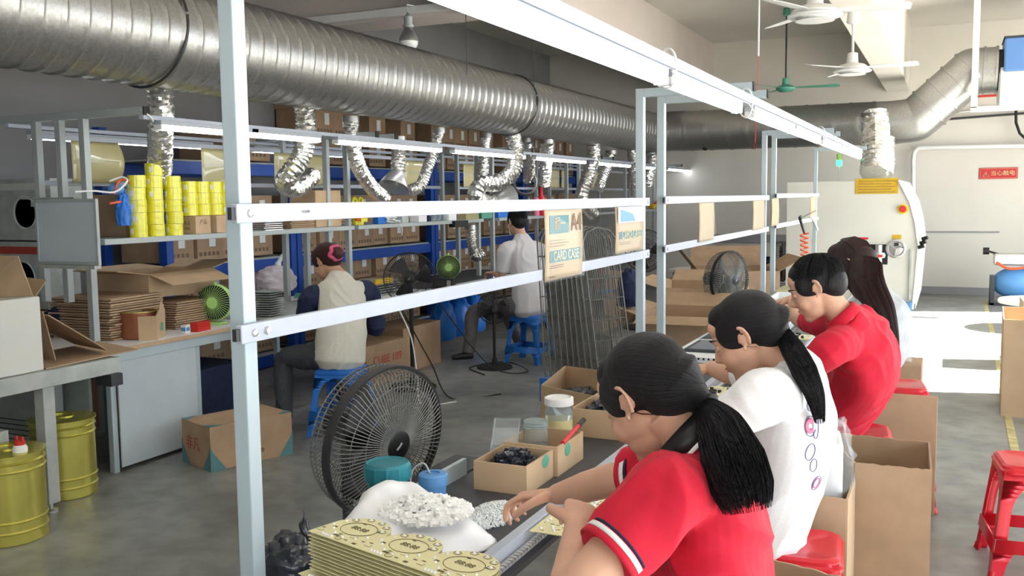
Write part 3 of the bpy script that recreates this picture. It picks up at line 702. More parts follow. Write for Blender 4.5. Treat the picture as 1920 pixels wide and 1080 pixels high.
# white plastic bag of white parts
c = V((-1.22, 1.99, BT))
def bagfn(u, v):
    a = u*2*PI; rr = (v**.7)*(1+.10*math.sin(3*a+1)+.04*math.sin(7*a))
    zz = .085*(1-v*v)+.05*math.exp(-((v-.5)*4)**2)*max(0, math.cos(a-2.6))
    return c + V((math.cos(a)*.205*rr, math.sin(a)*.19*rr, max(.002, zz+.012*noise.noise(V((math.cos(a)*v*5, math.sin(a)*v*5, 3))))))
tag(MB().grid(bagfn, 48, 20).build('open_bag', 'bagwhite', smooth=True, weld=True, origin=c, solid=.002), 'opened white plastic bag spread on the bench behind the board stack', 'bag')
heap('small white connectors heaped on the opened white bag', 'connectors', 'white_connectors', c+V((.055, .0, .074)), .115, .105, .03, 700, 'connector', size=.016, shape='chip', seed=11)
heap('pile of tiny clear LED beads on the dark bench top', 'LED beads', 'led_beads', (at(922, 968, z=BT).x, at(922, 968, z=BT).y, BT+.001), .066, .115, .018, 1500, 'beads', size=.007, shape='rod', seed=12)

# ---------------------------------------------------------------- circuit board stack
def board_outline(L=.46, W=.135, nd=3, seg=10):
    """three joined discs: straight front edge, scalloped back edge"""
    pts = [(0, 0), (L, 0)]; w = L/nd; back = []
    for k in range(nd-1, -1, -1):
        cx = (k+.5)*w; rr = w*.504
        for i in range(seg+1):
            a = math.radians(12 + (156)*i/seg); back.append((cx+rr*math.cos(a), W-.068+rr*math.sin(a)*.92))
    return [(0, 0), (L, 0), (L, W-.066)] + back + [(0, W-.066)]
OUT = board_outline()
LED0 = []
def led_parts(lst, parent):
    for x, y_, z, k in lst:
        if not LED0: LED0.append(MB().lathe([(.0045, 0), (.0045, .0022), (.0032, .0045), (0, .005)], (0, 0, 0), 10).build('led', 'led', parent, smooth=True)); o = LED0[0]; o.location = (x, y_, z)
        else: o = copy_at(LED0[0], (x, y_, z), parent)
        o.scale = (k, k, k)
def board_face(parent, z, L=.46, W=.135):
    w = L/3; dots = []; rings = MB(); holes = MB(); lines = MB()
    for k in range(3):
        ox = k*w; cx, cy_ = ox+w*.52, .072
        ring = [V((cx+.046*math.cos(a), cy_+.034*math.sin(a), z+.0006)) for a in [2*PI*i/40 for i in range(40)]]
        rings.tube(ring, .0007, 4, closed=True)
        text('88:88', .022, 'print', parent, frame_xf((cx, cy_+.002, z+.0004), (1, .0, 0), (0, 1, 0)), 'lettering', .0003)
        for q in ((-.05, .040), (-.022, .062), (.012, .063), (.040, .048), (.052, .022)):
            px_, pyy = cx+q[0], cy_+q[1]*.85
            dots.append((px_, pyy, z, .85))
            rings.tube([V((px_+.009*math.cos(a), pyy+.007*math.sin(a), z+.0005)) for a in [2*PI*i/16 for i in range(16)]], .0006, 4, closed=True)
        for q in ((.012, .060), (.030, .045), (.018, .09), (.055, .028), (.088, .02), (.118, .03), (.132, .05)):
            dots.append((ox+q[0], q[1], z, .7))
        for i in range(4): dots.append((ox+.040+i*.0085, .0085, z, .8))
        for q in ((.008, .035), (.070, .030), (.105, .014), (.142, .03), (.066, .1), (.125, .085)):
            holes.add([(ox+q[0]-.005, q[1]-.002, z+.0004), (ox+q[0]+.005, q[1]-.002, z+.0004), (ox+q[0]+.006, q[1]+.002, z+.0004), (ox+q[0]-.004, q[1]+.002, z+.0004)], [(0,1,2,3)])
        rc = V((ox+.085, .012, z+.0005)); rings.tube([rc+V((.009*math.cos(a), .007*math.sin(a), 0)) for a in [2*PI*i/16 for i in range(16)]], .0006, 4, closed=True)
        for q in ((.005, .018, .02, .018), (.02, .018, .02, .026), (.10, .03, .115, .03), (.115, .03, .115, .04), (.06, .018, .075, .024), (.13, .008, .14, .014), (.02, .05, .03, .056)):
            lines.box((ox+q[0]-.0004, q[1]-.0004, z), (ox+q[2]+.0004, q[3]+.0004, z+.0005))
    led_parts(dots, parent); rings.build('printed_ring', 'print', parent); holes.build('slot', 'print', parent); lines.build('printed_line', 'print', parent)
A_, B_ = at(578, 995, z=.905), at(816, 1079, z=.905); ang = math.atan2(B_.y-A_.y, B_.x-A_.x)
proto = None; nb = 22; zt = .905
for i in range(nb):
    z = zt - i*.0080; low = i >= 11
    if proto is None:
        proto = thing('circuit_board', 'top board of the stack, yellow triple disc circuit board with white LEDs', 'circuit board', (A_.x, A_.y, z), ang, group='stacked circuit boards')
        MB().mat(0).prism(OUT, -.0018, 0).build('board', 'pcb', proto, bevel=0)
        face = proto
        sub = bpy.data.objects.new('tmp', None)
        plain = thing('circuit_board', 'board', 'circuit board', (0, 0, 0), ang, group='stacked circuit boards')
        MB().prism(OUT, -.0018, 0).build('board', 'pcb', plain)
        board_face(proto, 0)
        bpy.data.objects.remove(sub)
        continue
    jx = random.uniform(-.003, .003) - (.022 if low else 0); jy = random.uniform(-.0015, .0015) - (.012 if low else 0)
    loc = (A_.x+jx, A_.y+jy, z-(.004 if low else 0)); lab = 'yellow circuit board, %s from the top of the nearest board stack' % ORD[i]
    if i == 1: plain.location = loc; plain['label'] = lab; plain.rotation_euler.z = ang
    else:
        q = dup(plain, loc, ang+random.uniform(-.004, .004)-(.02 if low else 0), lab)
        if i == 11: led_parts([(.030+j_*.0085, .0085, 0, .8) for j_ in range(4)], q)
zlow = zt - nb*.008
r = thing('board_tray', 'low tray on the bench under the stacked circuit boards', 'tray', (A_.x-.03, A_.y-.02, .73), ang)
MB().box((0, 0, 0), (.49, .16, zlow-.004-.73)).build('tray_body', 'belt', r, bevel=.003)
# boards being worked on
def work_board(c, rz, label, L=.30, dark=False):
    r = thing('circuit_board', label, 'circuit board', c, rz, group='circuit boards on the right bench')
    MB().box((0, 0, -.002), (L, .2, 0)).build('board', 'pcb', r)
    rnd = random.Random(int(c[1]*100)); b = MB(); d = MB()
    lp = [(rnd.uniform(.01, L-.01), rnd.uniform(.01, .19), 0, 1.0) for i in range(36)]
    for i in range(40):
        x, y_ = rnd.uniform(.01, L-.01), rnd.uniform(.01, .19); d.box((x, y_, 0), (x+rnd.uniform(.003, .012), y_+.003, .0006))
    led_parts(lp, r); d.build('slot', 'print', r)
    if dark:
        e = MB()
        e = MB().cyl((0, 0, 0), (0, 0, .014), .008, seg=10).build('capacitor', 'black', r, smooth=True); e.location = (.05, .05, 0)
        for i in range(13): copy_at(e, (rnd.uniform(.01, L-.02), rnd.uniform(.01, .19), 0), r)
    return r
work_board((-.945, 2.13, BT+.012), 0, 'yellow circuit board under the hands of the nearest woman', .24)
work_board((-.945, 2.36, BT+.008), 0, 'yellow circuit board just beyond the nearest woman\'s right arm', .22)
work_board((-.945, 2.80, BT+.008), 0, 'yellow circuit board between the two nearest women', .22)
work_board((-.945, 3.95, BT+.008), 0, 'yellow circuit board with two black capacitors before the woman in white', .22, True)
work_board((-.945, 5.25, BT+.008), 0, 'yellow circuit board crowded with capacitors before the man in red', .22, True)
work_board((-.945, 5.7, BT+.008), 0, 'yellow circuit board beyond the man in red\'s hands', .22, True)
# bag of black plastic at the post foot
c = at(545, 1050, z=.78); c = V((-1.36, 1.72, .73))
def crumple(c, rx, ry, rz_, seed, amp=.35, fr=3.5):
    def f(u, v):
        a = u*2*PI; t = v*PI; d = V((math.sin(t)*math.cos(a), math.sin(t)*math.sin(a), math.cos(t)))
        n = 1 + amp*(abs(noise.noise(d*fr+V((seed,0,0))))*2-.5) + amp*.4*noise.noise(d*fr*3+V((0,seed,0)))
        p = V((d.x*rx*n, d.y*ry*n, d.z*rz_*n)); p.z = max(p.z, -rz_*.5); return V(c)+p
    return f
r = thing('static_bag', 'crumpled dark shiny antistatic bag beside the foreground post', 'bag', c)
MB().grid(crumple((0, 0, .03), .085, .06, .07, 2, .22, 2.0), 48, 24).build('bag_body', 'bagdark', r, smooth=True, weld=True)
MB().grid(lambda u, v: V((.01+u*.03+.01*math.sin(v*5), .02+.01*math.sin(u*6), .05+v*.11*(1-.6*abs(u-.6)))), 8, 10).build('bag_corner', 'bagdark', r, smooth=True, solid=.002)
# white tray with a dark drawing, spiral edged, on the belt; tray of parts farther
def tray(c, rz, w, l, label, fill='white', bars=True):
    r = thing('parts_tray', label, 'tray', c, rz)
    MB().box((0,0,0), (w,l,.004)).box((0,0,.004), (.006,l,.022)).box((w-.006,0,.004), (w,l,.022)).box((.006,0,.004), (w-.006,.006,.022)).box((.006,l-.006,.004), (w-.006,l,.022)).build('tray_body', 'paper', r, bevel=.001)
    return r
p = at(1262, 650, z=BT)
r = thing('perforated_tray', 'white tray with holed rims and dark slotted insert in front of the woman in white', 'tray', (-1.31, 4.75, BT), 0)
b = MB().box((0,0,0), (.26,.62,.012)).box((0,0,.012), (.02,.62,.03)).box((.24,0,.012), (.26,.62,.03)).box((.02,0,.012), (.24,.02,.03)).box((.02,.60,.012), (.24,.62,.03)); b.build('tray_body', 'paper', r, bevel=.002)
MB().box((.02, .25, .012), (.24, .60, .028)).build('insert', 'belt', r)
b = MB(); d = MB()
for k in range(9): b.box((.04, .28+k*.034, .028), (.22, .288+k*.034, .030))
for k in range(9): d.box((.026+k*.026, -.001, .016), (.036+k*.026, .001, .026)); 
for k in range(20): d.box((.2595, .02+k*.03, .012), (.2605, .034+k*.03, .022))
b.build('slot_strip', 'alu', r); d.build('rim_hole', 'blackmatte', r)
p = at(1400, 578, z=BT)
r = thing('parts_tray', 'pale tray heaped with white parts under the hand of the man in red', 'tray', (-1.30, 6.25, BT))
MB().box((0,0,0), (.30,.62,.006)).box((0,0,.006), (.01,.62,.035)).box((.29,0,.006), (.30,.62,.035)).box((.01,0,.006), (.29,.01,.035)).box((.01,.61,.006), (.29,.62,.035)).build('tray_body', 'paper', r, bevel=.002)
heap('white and red parts lying in the pale tray', 'parts', 'small_parts', (-1.15, 6.55, BT+.01), .13, .28, .03, 260, 'white', size=.022, shape='chip', seed=21, mat2='white')
tag(MB().grid(crumple((-1.27, 7.1, BT+.04), .10, .22, .07, 9, .3), 32, 16).build('plastic_bag', 'bagwhite', smooth=True, weld=True, origin=(-1.27, 7.1, BT)), 'pale grey plastic bag lying past the parts tray', 'bag')
carton('parts_box', 'white open box standing on the bench behind the plastic bag', (-1.12, 7.6, BT), (.26, .5, .07), 0, 1, mat='paper', cat='box')
r = thing('card_lid', 'beige card lid leaning by the far white posts', 'lid', (-1.15, 8.05, BT+.07))  # a loose card lid
MB().box((-.14, -.16, 0), (.14, .3, .02), RY(-.12)).build('lid_body', 'yellowsheet', r, bevel=.003)
r = thing('paper_slip', 'small white slip lying on the belt near the tray', 'paper', (-1.02, 4.1, BT+.001), .2)
MB().box((0,0,0), (.045,.07,.003)).build('slip', 'paper', r)
r = thing('file_rack', 'small white wire rack at the far end of the bench', 'rack', (-1.2, 8.7, BT))
b = MB()
for zz in (.005, .05, .095, .14): b.tube([(0,0,zz), (.18,0,zz), (.18,.3,zz), (0,.3,zz)], .005, 6, closed=True)
for q in ((0,0), (.18,0), (.18,.3), (0,.3)): b.cyl((*q, 0), (*q, .145), .005, seg=6)
b.build('wire_frame', 'white', r, smooth=True)
# coiled red air hose with blow gun hanging from the far rail
h0 = at(1500, 410, x=-1.25); r = thing('air_gun', 'air blow gun on a coiled orange hose hanging from the far rail', 'air gun', h0); O = h0.copy()
p1 = at(1508, 437, x=-1.25)
MB().tube([h0, p1], [.014, .010], 10).cyl(h0+V((0,-.03,.01)), h0+V((0,.05,.02)), .012, seg=10).build('gun', 'black', r, smooth=True, origin=O)
q1 = at(1507, 490, x=-1.25); pts = []
for i in range(120): 
    t = i/119; c_ = p1.lerp(q1, t); pts.append(c_+V((.01*t, .0, 0))+V((.035*math.cos(t*38), .055*math.sin(t*38), 0)))
MB().tube(pts, .007, 6).build('coil', 'hose', r, smooth=True, origin=O)
MB().tube([h0, at(1515, 402, x=-1.25), at(1530, 395, x=-1.3)], .004, 6).build('lead', 'blackmatte', r, smooth=True, origin=O)
MB().tube([at(1521, 404, x=-1.33), at(1527, 415, x=-1.33), at(1533, 431, x=-1.33)], .012, 6).build('tie', 'white', r, smooth=True, origin=O)
# ---------------------------------------------------------------- electric fans
def cage_fan(hub, rz, R, label, depth=.17, n=90, pole=True, tilt=0, mat='dark_metal', wire=.0017, base_r=.2, front='dark_metal', basexy=None, blades=True, name='floor_fan', rings=(0.32, .55, .78), poleless_box=False):
    """hub = centre of the cage; axis along local x (front)"""
    r = thing(name, label, 'fan', (hub[0], hub[1], 0), rz); H_ = hub[2]; T = RY(tilt); c = V((0, 0, H_))
    P_ = lambda x, rad, a: c + T @ V((x, rad*math.cos(a), rad*math.sin(a)))
    ring = lambda b, x, rad, tr, seg=64: b.tube([P_(x, rad, 2*PI*k/seg) for k in range(seg)], tr, 6, closed=True)
    xf = lambda q: depth*.5*q
    # front guard: flat dish bulging forward towards the hub
    b = MB(); fr = [(1.0, .05), (.96, .30), (.80, .46), (.5, .60), (.2, .66)]
    for k in range(n):
        a = 2*PI*k/n; b.tube([P_(xf(x), R*q, a + .10*(1-q)) for q, x in fr], wire, 4, caps=False)
    for q in rings: 
        xx = np.interp(q, [.2, .5, .8, .96, 1], [.66, .6, .46, .3, .05]); ring(b, xf(xx)-.002, R*q, wire)
    b.build('front_guard', mat, r, smooth=True)
    b = MB(); re = [(1.0, -.05), (.99, -.75), (.93, -1.05), (.6, -1.25), (.25, -1.3)]
    for k in range(n):
        a = 2*PI*(k+.5)/n; b.tube([P_(xf(x), R*q, a) for q, x in re], wire, 4, caps=False)
    ring(b, xf(-.6), R*.99, wire); ring(b, xf(-1.0), R*.94, wire*1.3); ring(b, xf(-1.25), R*.6, wire)
    b.build('rear_guard', mat, r, smooth=True)
    b = MB(); vs = []; fs = []; prof = [(R*1.0, -.014), (R*1.035, -.016), (R*1.045, 0), (R*1.035, .016), (R*1.0, .014)]; sg = 72
    for i, (rr, x) in enumerate(prof):
        for k in range(sg): vs.append(P_(x, rr, 2*PI*k/sg))
    for i in range(len(prof)):
        for k in range(sg): fs.append((i*sg+k, i*sg+(k+1) % sg, ((i+1) % len(prof))*sg+(k+1) % sg, ((i+1) % len(prof))*sg+k))
    b.add(vs, fs).build('rim_band', front, r, smooth=True)
    b = MB(); disc = [(0, .36), (.20, .35), (.24, .32), (.24, .29)]
    vs = []; fs = []; pr = [(0, .72), (R*.17, .71), (R*.21, .66), (R*.21, .60)]
    for rr, x in pr: vs += [P_(xf(x), rr, 2*PI*k/32) for k in range(32)]
    for i in range(3):
        for k in range(32): fs.append((i*32+k, i*32+(k+1) % 32, (i+1)*32+(k+1) % 32, (i+1)*32+k))
    b.add(vs, fs); b.build('badge', 'black', r, smooth=True)
    MB().tube([P_(xf(.73), R*.05, PI*.30), P_(xf(.735), 0, 0), P_(xf(.73), R*.07, PI*1.22)], R*.014, 6).build('emblem', 'steel', r, smooth=True)
    if blades:
        b = MB()
        for k in range(5 if R < .2 else 3):
            a0 = 2*PI*k/(5 if R < .2 else 3); da = .55 if R < .2 else .8
            def f(u, v, a0=a0, da=da): 
                rad = R*(.16+.70*v); an = a0+(u-.5)*da*(1+.2*v) + .25*v
                return P_(.035*(u-.5)*2-.01, rad, an)
            b.grid(f, 6, 6)
        b.tube([P_(-.03, 0, 0), P_(.03, 0, 0)], R*.16, 20)
        b.build('blade', 'dark_metal', r, smooth=True, solid=.003)
    MB().tube([P_(xf(-1.2), 0, 0), P_(xf(-1.25)-.12, 0, 0), P_(xf(-1.25)-.15, 0, 0)], [R*.26, R*.24, R*.12], 24).build('motor', 'black', r, smooth=True)
    if pole:
        px_ = xf(-1.25)-.07
        MB().cyl((px_, 0, .03), (px_, 0, H_-.03), .014 if R < .2 else .018, seg=14).build('pole', 'blackmatte', r, smooth=True)
        MB().lathe([(base_r, 0), (base_r, .018), (base_r*.9, .03), (.03, .045), (.024, .09)], (px_, 0, 0), 40).build('base', 'blackmatte', r, smooth=True)
    return r
pm('fanwire', (.20, .20, .19), .5, .3)
t = at(722, 826, d=3.05)
cage_fan((t.x, t.y, t.z), math.radians(-14), .24, 'large black caged pedestal fan standing beside the bench in the foreground', n=92, mat='fanwire', depth=.19, base_r=.24, wire=.0018, tilt=.12)
t = at(768, 522, x=-4.05)
cage_fan((t.x, t.y, t.z), math.radians(-62), .21, 'black caged fan between the seated woman and the small green fan', n=70, depth=.14, front='black', wire=.0016, mat='dark_metal')
t = at(925, 577, x=-3.95)
cage_fan((t.x, t.y, t.z), math.radians(118), .15, 'small black pedestal fan seen from behind at the feet of the man in white', n=50, depth=.11, base_r=.17, wire=.0016)
t = at(1368, 525, x=-1.75)
cage_fan((t.x, t.y, t.z), math.radians(-25), .25, 'caged pedestal fan beyond the bench with its motor towards the cartons', n=80, depth=.2, wire=.0022, mat='fanwire', front='black')
t = at(1468, 490, x=-1.9)
cage_fan((t.x, t.y, t.z), math.radians(12), .25, 'farthest caged fan seen edge on before the far wall', n=60, depth=.2, wire=.003, mat='fanwire', front='fanwire')
t = at(1210, 470, x=-3.3)
cage_fan((t.x, t.y, t.z), math.radians(-50), .25, 'dark caged fan half hidden behind the near twin white posts', n=50, depth=.16, wire=.0025)
# small green desk fans
def desk_fan(c, rz, label, R=.115):
    r = thing('desk_fan', label, 'fan', c, rz, group='small green desk fans'); zc = R+.03
    P_ = lambda x, rad, a: V((x, rad*math.cos(a), zc+rad*math.sin(a)))
    def shell(pr, seg=40):
        vs = []; fs = []
        for rr, x in pr: vs += [P_(x, rr, 2*PI*k/seg) for k in range(seg)]
        for i in range(len(pr)-1):
            for k in range(seg): fs.append((i*seg+k, i*seg+(k+1) % seg, (i+1)*seg+(k+1) % seg, (i+1)*seg+k))
        return vs, fs
    MB().add(*shell([(R*.97, .02), (R, .015), (R, -.03), (R*.9, -.055), (R*.5, -.08), (0, -.085)])).build('casing', 'green', r, smooth=True)
    b = MB()
    for k in range(40): 
        a = 2*PI*k/40; b.tube([P_(.02, R*.96, a), P_(.04, R*.7, a+.08), P_(.048, R*.3, a+.16)], .0018, 4)
    b.tube([P_(.048, R*.3, 2*PI*k/24) for k in range(24)], .003, 6, closed=True)
    b.build('grille', 'green', r, smooth=True); MB().add([P_(.012, R*.95, 2*PI*k/32) for k in range(32)], [tuple(range(32))]).build('inner_shade', 'blackmatte', r)  # black disc paints the dark inside seen through the grille
    MB().add(*shell([(0, .052), (R*.27, .05), (R*.3, .045)], 24)).build('badge', 'green', r, smooth=True)
    MB().box((-.05, -.06, 0), (.05, .06, .018)).build('foot', 'green', r, bevel=.006)
    MB().cyl((-.01, 0, zc+R), (-.01, 0, zc+R+.018), .012, seg=10).build('button', 'green', r, smooth=True)
    return r
t = at(405, 608, z=.75); desk_fan((t.x, t.y, .75), math.radians(-75), 'small green desk fan beside the foreground post on the left bench', .125)
t = at(845, 530, z=.75); desk_fan((t.x-.05, t.y+.05, .75), math.radians(-60), 'small green desk fan behind the black radio', .125)
r = thing('radio', 'small black box radio in front of the farther green fan', 'radio', at(850, 542, z=.75)+V((-.10, .0, 0)), math.radians(12))
MB().box((-.10, -.06, 0), (.10, .06, .10)).build('case', 'black', r, bevel=.006)
MB().box((-.075, -.062, .03), (.03, -.060, .085)).build('speaker_grille', 'dark_metal', r)
MB().box((.045, -.062, .03), (.085, -.060, .085)).build('dial', 'steel', r)

# ---------------------------------------------------------------- plastic stools
def stool(c, rz, mat, label, h=.46, group=None, sc=1.0):
    r = thing('plastic_stool', label, 'stool', c, rz, group=group)
    ot, ob = .135*sc, .19*sc
    out = lambda z: ob+(ot-ob)*(z/h)
    def inner(z):
        if z < .11: q = 1-(z/.11)**2.2*.22; return max(0, (out(z)-.045*sc)*q)
        if z < .165: return -1
        if z < h*.87: 
            q = (z-.165)/(h*.87-.165); return (out(z)-.042*sc)*math.sqrt(max(0, 1-max(0, (q-.45)/.55)**2))
        return -1
    zs = sorted(set([0]+[.11*i/6 for i in range(1, 6)]+[.1099, .1101, .1649, .1651]+[.165+(h*.87-.166)*i/14 for i in range(1, 14)]+[h*.8699, h*.8701, h-.012]))
    b = MB()
    for s_ in range(4):
        R_ = RZ(PI/2*s_)
        for z0, z1 in zip(zs, zs[1:]):
            zm = (z0+z1)/2; i0, i1 = inner(z0+1e-5), inner(z1-1e-5)
            if inner(zm) < 0: i0 = i1 = 0
            i0, i1 = max(i0, 0), max(i1, 0)
            for sg in (-1, 1):
                q = [V((sg*i0, -out(z0), z0)), V((sg*out(z0), -out(z0), z0)), V((sg*out(z1), -out(z1), z1)), V((sg*i1, -out(z1), z1))]
                ex_ = .012 if z0 >= .1099 and z1 <= .1652 else 0
                if ex_: q = [p+V((0,-.006,0)) for p in q]
                b.add([R_ @ p for p in q], [(0,1,2,3) if sg > 0 else (3,2,1,0)])
    b.build('leg_frame', mat, r, smooth=True, solid=.008, weld=True, ang=30)
    for s_ in range(4):
        R_ = RZ(PI/2*s_); q0 = R_ @ V((ob, -ob, 0))
        MB().cyl(q0*.97+V((0,0,0)), q0*.95+V((0,0,.03)), .017, .013, seg=10).build('foot', mat, r, smooth=True)
    b = MB(); w0 = ot+.008
    def sq(w_, z, rr=.045):
        pts = []
        for k, (sx, sy) in enumerate(((1,1), (-1,1), (-1,-1), (1,-1))):
            for i in range(7):
                a = k*PI/2 + PI/2*i/6; pts.append(V((sx*(w_-rr)+rr*math.cos(a), sy*(w_-rr)+rr*math.sin(a), z)))
        return pts
    rs = [sq(w0+.006, h-.035), sq(w0+.010, h-.034), sq(w0+.010, h-.024), sq(w0+.002, h-.018), sq(w0, h-.008), sq(w0-.010, h), sq(w0-.022, h-.001), sq(w0-.03, h-.006, .04), sq(.03, h-.008, .028)]
    vs = [p for q in rs for p in q]; n = 28; fs = []
    for i in range(len(rs)-1):
        for k in range(n): fs.append((i*n+k, i*n+(k+1) % n, (i+1)*n+(k+1) % n, (i+1)*n+k))
    fs.append(tuple((len(rs)-1)*n+k for k in range(n)))
    b.add(vs, fs).build('seat', mat, r, smooth=True, ang=35)
    return r
t = at(652, 730, z=.30); stool((-3.79, 5.38, 0), .25, 'blue', 'blue plastic stool under the woman in the raglan shirt', group='blue stools')
stool((-3.72, 8.45, 0), -.05, 'blue', 'blue plastic stool under the man in white', group='blue stools', h=.47)
stool((.36, 4.50, 0), .12, 'red', 'empty red plastic stool standing at the right edge', group='red stools', h=.47)
stool((-.42, 2.98, 0), .1, 'red', 'red plastic stool under the woman in the white shirt', group='red stools', h=.52)
stool((-.36, 4.48, 0), .1, 'red', 'red plastic stool under the man in the red shirt', group='red stools', h=.54)
stool((-.33, 4.80, .30), .12, 'red', 'red plastic stool standing high behind the man in the red shirt', group='red stools', h=.46) if False else stool((-.235, 5.25, 0), .12, 'red', 'red plastic stool under the long haired woman, seen past the man in red', group='red stools', h=.62)
stool((-.33, 1.78, 0), .1, 'red', 'red plastic stool under the nearest woman', group='red stools', h=.46) if False else None

# ---------------------------------------------------------------- right side cartons, oven, compressor
def tall_box(corners_top, label, mat='card2', jag=0, folds=True, name='carton', h0=0, prints=None):
    """open carton from the four measured rim corners (counter clockwise)"""
    t = [V(p) for p in corners_top]; c = sum(t, V())/4; base = V((c.x, c.y, h0))
    r = thing(name, label, 'carton', base); th = .008; b = MB()
    for i in range(4):
        p, q = t[i], t[(i+1) % 4]
        n_ = V((q.y-p.y, p.x-q.x, 0)).normalized()*th
        def f(u, v, p=p, q=q): 
            w_ = p.lerp(q, u); z = h0+(w_.z-h0)*v - (jag*abs(noise.noise(w_*23)) if v == 1 else 0); o_ = .004*math.sin(u*PI)*math.sin(v*PI)
            return V((w_.x+n_.x/th*o_, w_.y+n_.y/th*o_, z))
        b.grid(f, 16, 8)
    b.build('walls', mat, r, origin=base, solid=.007)
    MB().add([V((p.x, p.y, h0+.005)) for p in t], [(0,1,2,3)]).build('bottom', mat, r, origin=base, solid=.006)
    return r
a = [at(1603, 866, z=.66), at(1746, 880, z=.66), at(1742, 828, z=.66), at(1545, 808, z=.66)]
tall_box([V((-.322, 4.02, .56)), V((-.035, 4.02, .56)), V((-.045, 4.36, .56)), V((-.40, 4.36, .56))] if False else [V((p.x, p.y, .66)) for p in a], 'tall open brown carton standing empty behind the woman in white', jag=.012)
a = [at(1515, 925, z=.60), at(1588, 936, z=.60), at(1606, 884, z=.60), at(1530, 870, z=.60)]
bx_ = tall_box([V((p.x, p.y, .60)) for p in a], 'smaller carton holding white foam bags behind the woman in white', mat='card', jag=.004)
c = sum(a, V())/4
t = thing('foam_bundle', 'white foam sheets in clear bags standing in the smaller carton', 'foam', (c.x, c.y, .46))
MB().box((-.05, -.10, 0), (.03, .11, .30), RZ(.15)).build('foam_block', 'paper', t, bevel=.012)
MB().grid(crumple((0, 0, .18), .075, .15, .19, 5, .25), 32, 20).build('bag_film', 'film', t, smooth=True, weld=True)
a = [V((-.62, 2.30, .62)), V((-.30, 2.24, .60)), V((-.25, 2.60, .60)), V((-.60, 2.66, .62))]
a = [at(1425, 1100, z=.55), at(1600, 1150, z=.55), at(1600, 1085, z=.55), at(1415, 1040, z=.55)]
tall_box([V((p.x, p.y, .55)) for p in a], 'open brown carton at the bottom edge between the two nearest women', mat='card', jag=.008)
# flat cardboard sheets behind the red stools
r = thing('cardboard_sheet', 'flat folded cardboard sheet standing behind the red stools', 'cardboard', (-.13, 5.05, 0))
MB().box((-.20, 0, 0), (.10, .012, .60), RX(-.03)).build('sheet', 'card', r, bevel=.002)
r = thing('bag_carton', 'carton with a clear bag, barely visible beyond the man in red', 'carton', (-.22, 5.7, 0))
MB().box((-.16, 0, 0), (.10, .3, .64)).build('box_body', 'card2', r, bevel=.004)
MB().grid(crumple((-.05, .1, .66), .09, .12, .05, 7, .3), 24, 12).build('bag', 'film', r, smooth=True, weld=True)
# carton pile at right edge
a = [V((.37, 7.55, .70)), V((.95, 7.50, .70)), V((1.0, 8.35, .70)), V((.40, 8.40, .70))]
t_ = tall_box(a, 'open brown carton at the right edge with tape on its side', mat='card3', jag=0)
MB().box((.368, 7.7, .35), (.370, 7.95, .385)).build('tape_strip', 'paper', t_, origin=t_.location)
carton('carton', 'closed brown carton behind the open one at the right edge', (.80, 9.9, 0), (.36, .5, .62), 0, mat='card3')
# round table and compressor
r = thing('side_table', 'pale round topped table cut by the right edge', 'table', (1.05, 12.6, 0))
MB().lathe([(0, .30), (.50, .30), (.51, .315), (.51, .335), (.50, .345), (0, .345)], seg=48).build('table_top', 'white', r, smooth=True)
MB().cyl((0, 0, 0), (0, 0, .30), .12, seg=20).lathe([(.3, 0), (.3, .02), (.12, .04)], seg=30).build('pedestal', 'dark_metal', r, smooth=True)
p = at(1888, 530, y=15.2); r = thing('air_compressor', 'air compressor with blue tank and metal pump by the far wall', 'compressor', (p.x+.1, 15.2, 0))
MB().ell((0,0,p.z+.0), (.30,.22,.22), 28, 18).build('tank', 'lightblue', r, smooth=True)
tz = p.z
MB().box((-.28,-.2,tz+.26), (.30,.2,tz+.42)).build('pump_frame', 'steel', r, bevel=.02)
b = MB()
for k in range(4): b.cyl((-.22+k*.13, -.22, tz+.36), (-.22+k*.13, .2, tz+.36), .05, seg=16)
b.build('cylinder_head', 'steel', r, smooth=True)
MB().cyl((-.42, 0, tz+.45), (-.34, 0, tz+.45), .05, seg=14).cyl((-.36,0,tz+.45), (-.2,0,tz+.40), .015, seg=8).build('air_filter', 'black', r, smooth=True)
MB().tube(spline([(-.25,-.22,tz+.30), (-.1,-.26,tz+.22), (.1,-.26,tz+.24), (.3,-.22,tz+.3)], 5), .018, 6).build('hose', 'hose', r, smooth=True)
MB().box((-.32,-.16,0), (-.26,.16,tz+.1)).box((.2,-.16,0), (.26,.16,tz+.1)).box((-.32,-.16,.0), (.26,.16,.04)).build('cradle', 'dark_metal', r, bevel=.004)
# reflow oven
OY = 11.95; o0 = at(1495, 336, y=OY); o1 = at(1690, 338, y=OY); OZ = o1.z
bulge = [at(1690, 338, y=OY), at(1712, 380, y=OY), at(1722, 420, y=OY), at(1727, 465, y=OY), at(1722, 520, y=OY), at(1716, 580, y=OY)]
r = thing('reflow_oven', 'large cream coloured oven machine with a curved right side at the end of the line', 'machine', (-1.0, OY, 0)); O = r.location.copy()
poly = [(o0.x-.12, .32), (bulge[-1].x, .32)] + [(q.x, q.z) for q in bulge[::-1]] + [(o0.x-.12, OZ)]
XZ = lambda y0: Matrix(((1,0,0,0),(0,0,-1,y0),(0,1,0,0),(0,0,0,1)))
MB().prism(poly, -2.6, 0, XZ(OY)).build('housing', 'cream', r, origin=O, bevel=.01)
b = MB(); e = bulge
for side_y, th in ((OY-.012, .02),):
    for q0, q1 in zip(e, e[1:]): b.tube([V((q0.x-.03, side_y, q0.z)), V((q1.x-.03, side_y, q1.z))], .013, 6)
b.build('edge_trim', 'white', r, origin=O, smooth=True)
q = at(1711, 520, y=OY); MB().box((q.x-.035, OY-.03, .36), (q.x-.015, OY, .95)).build('side_slot', 'greygreen', r, origin=O)
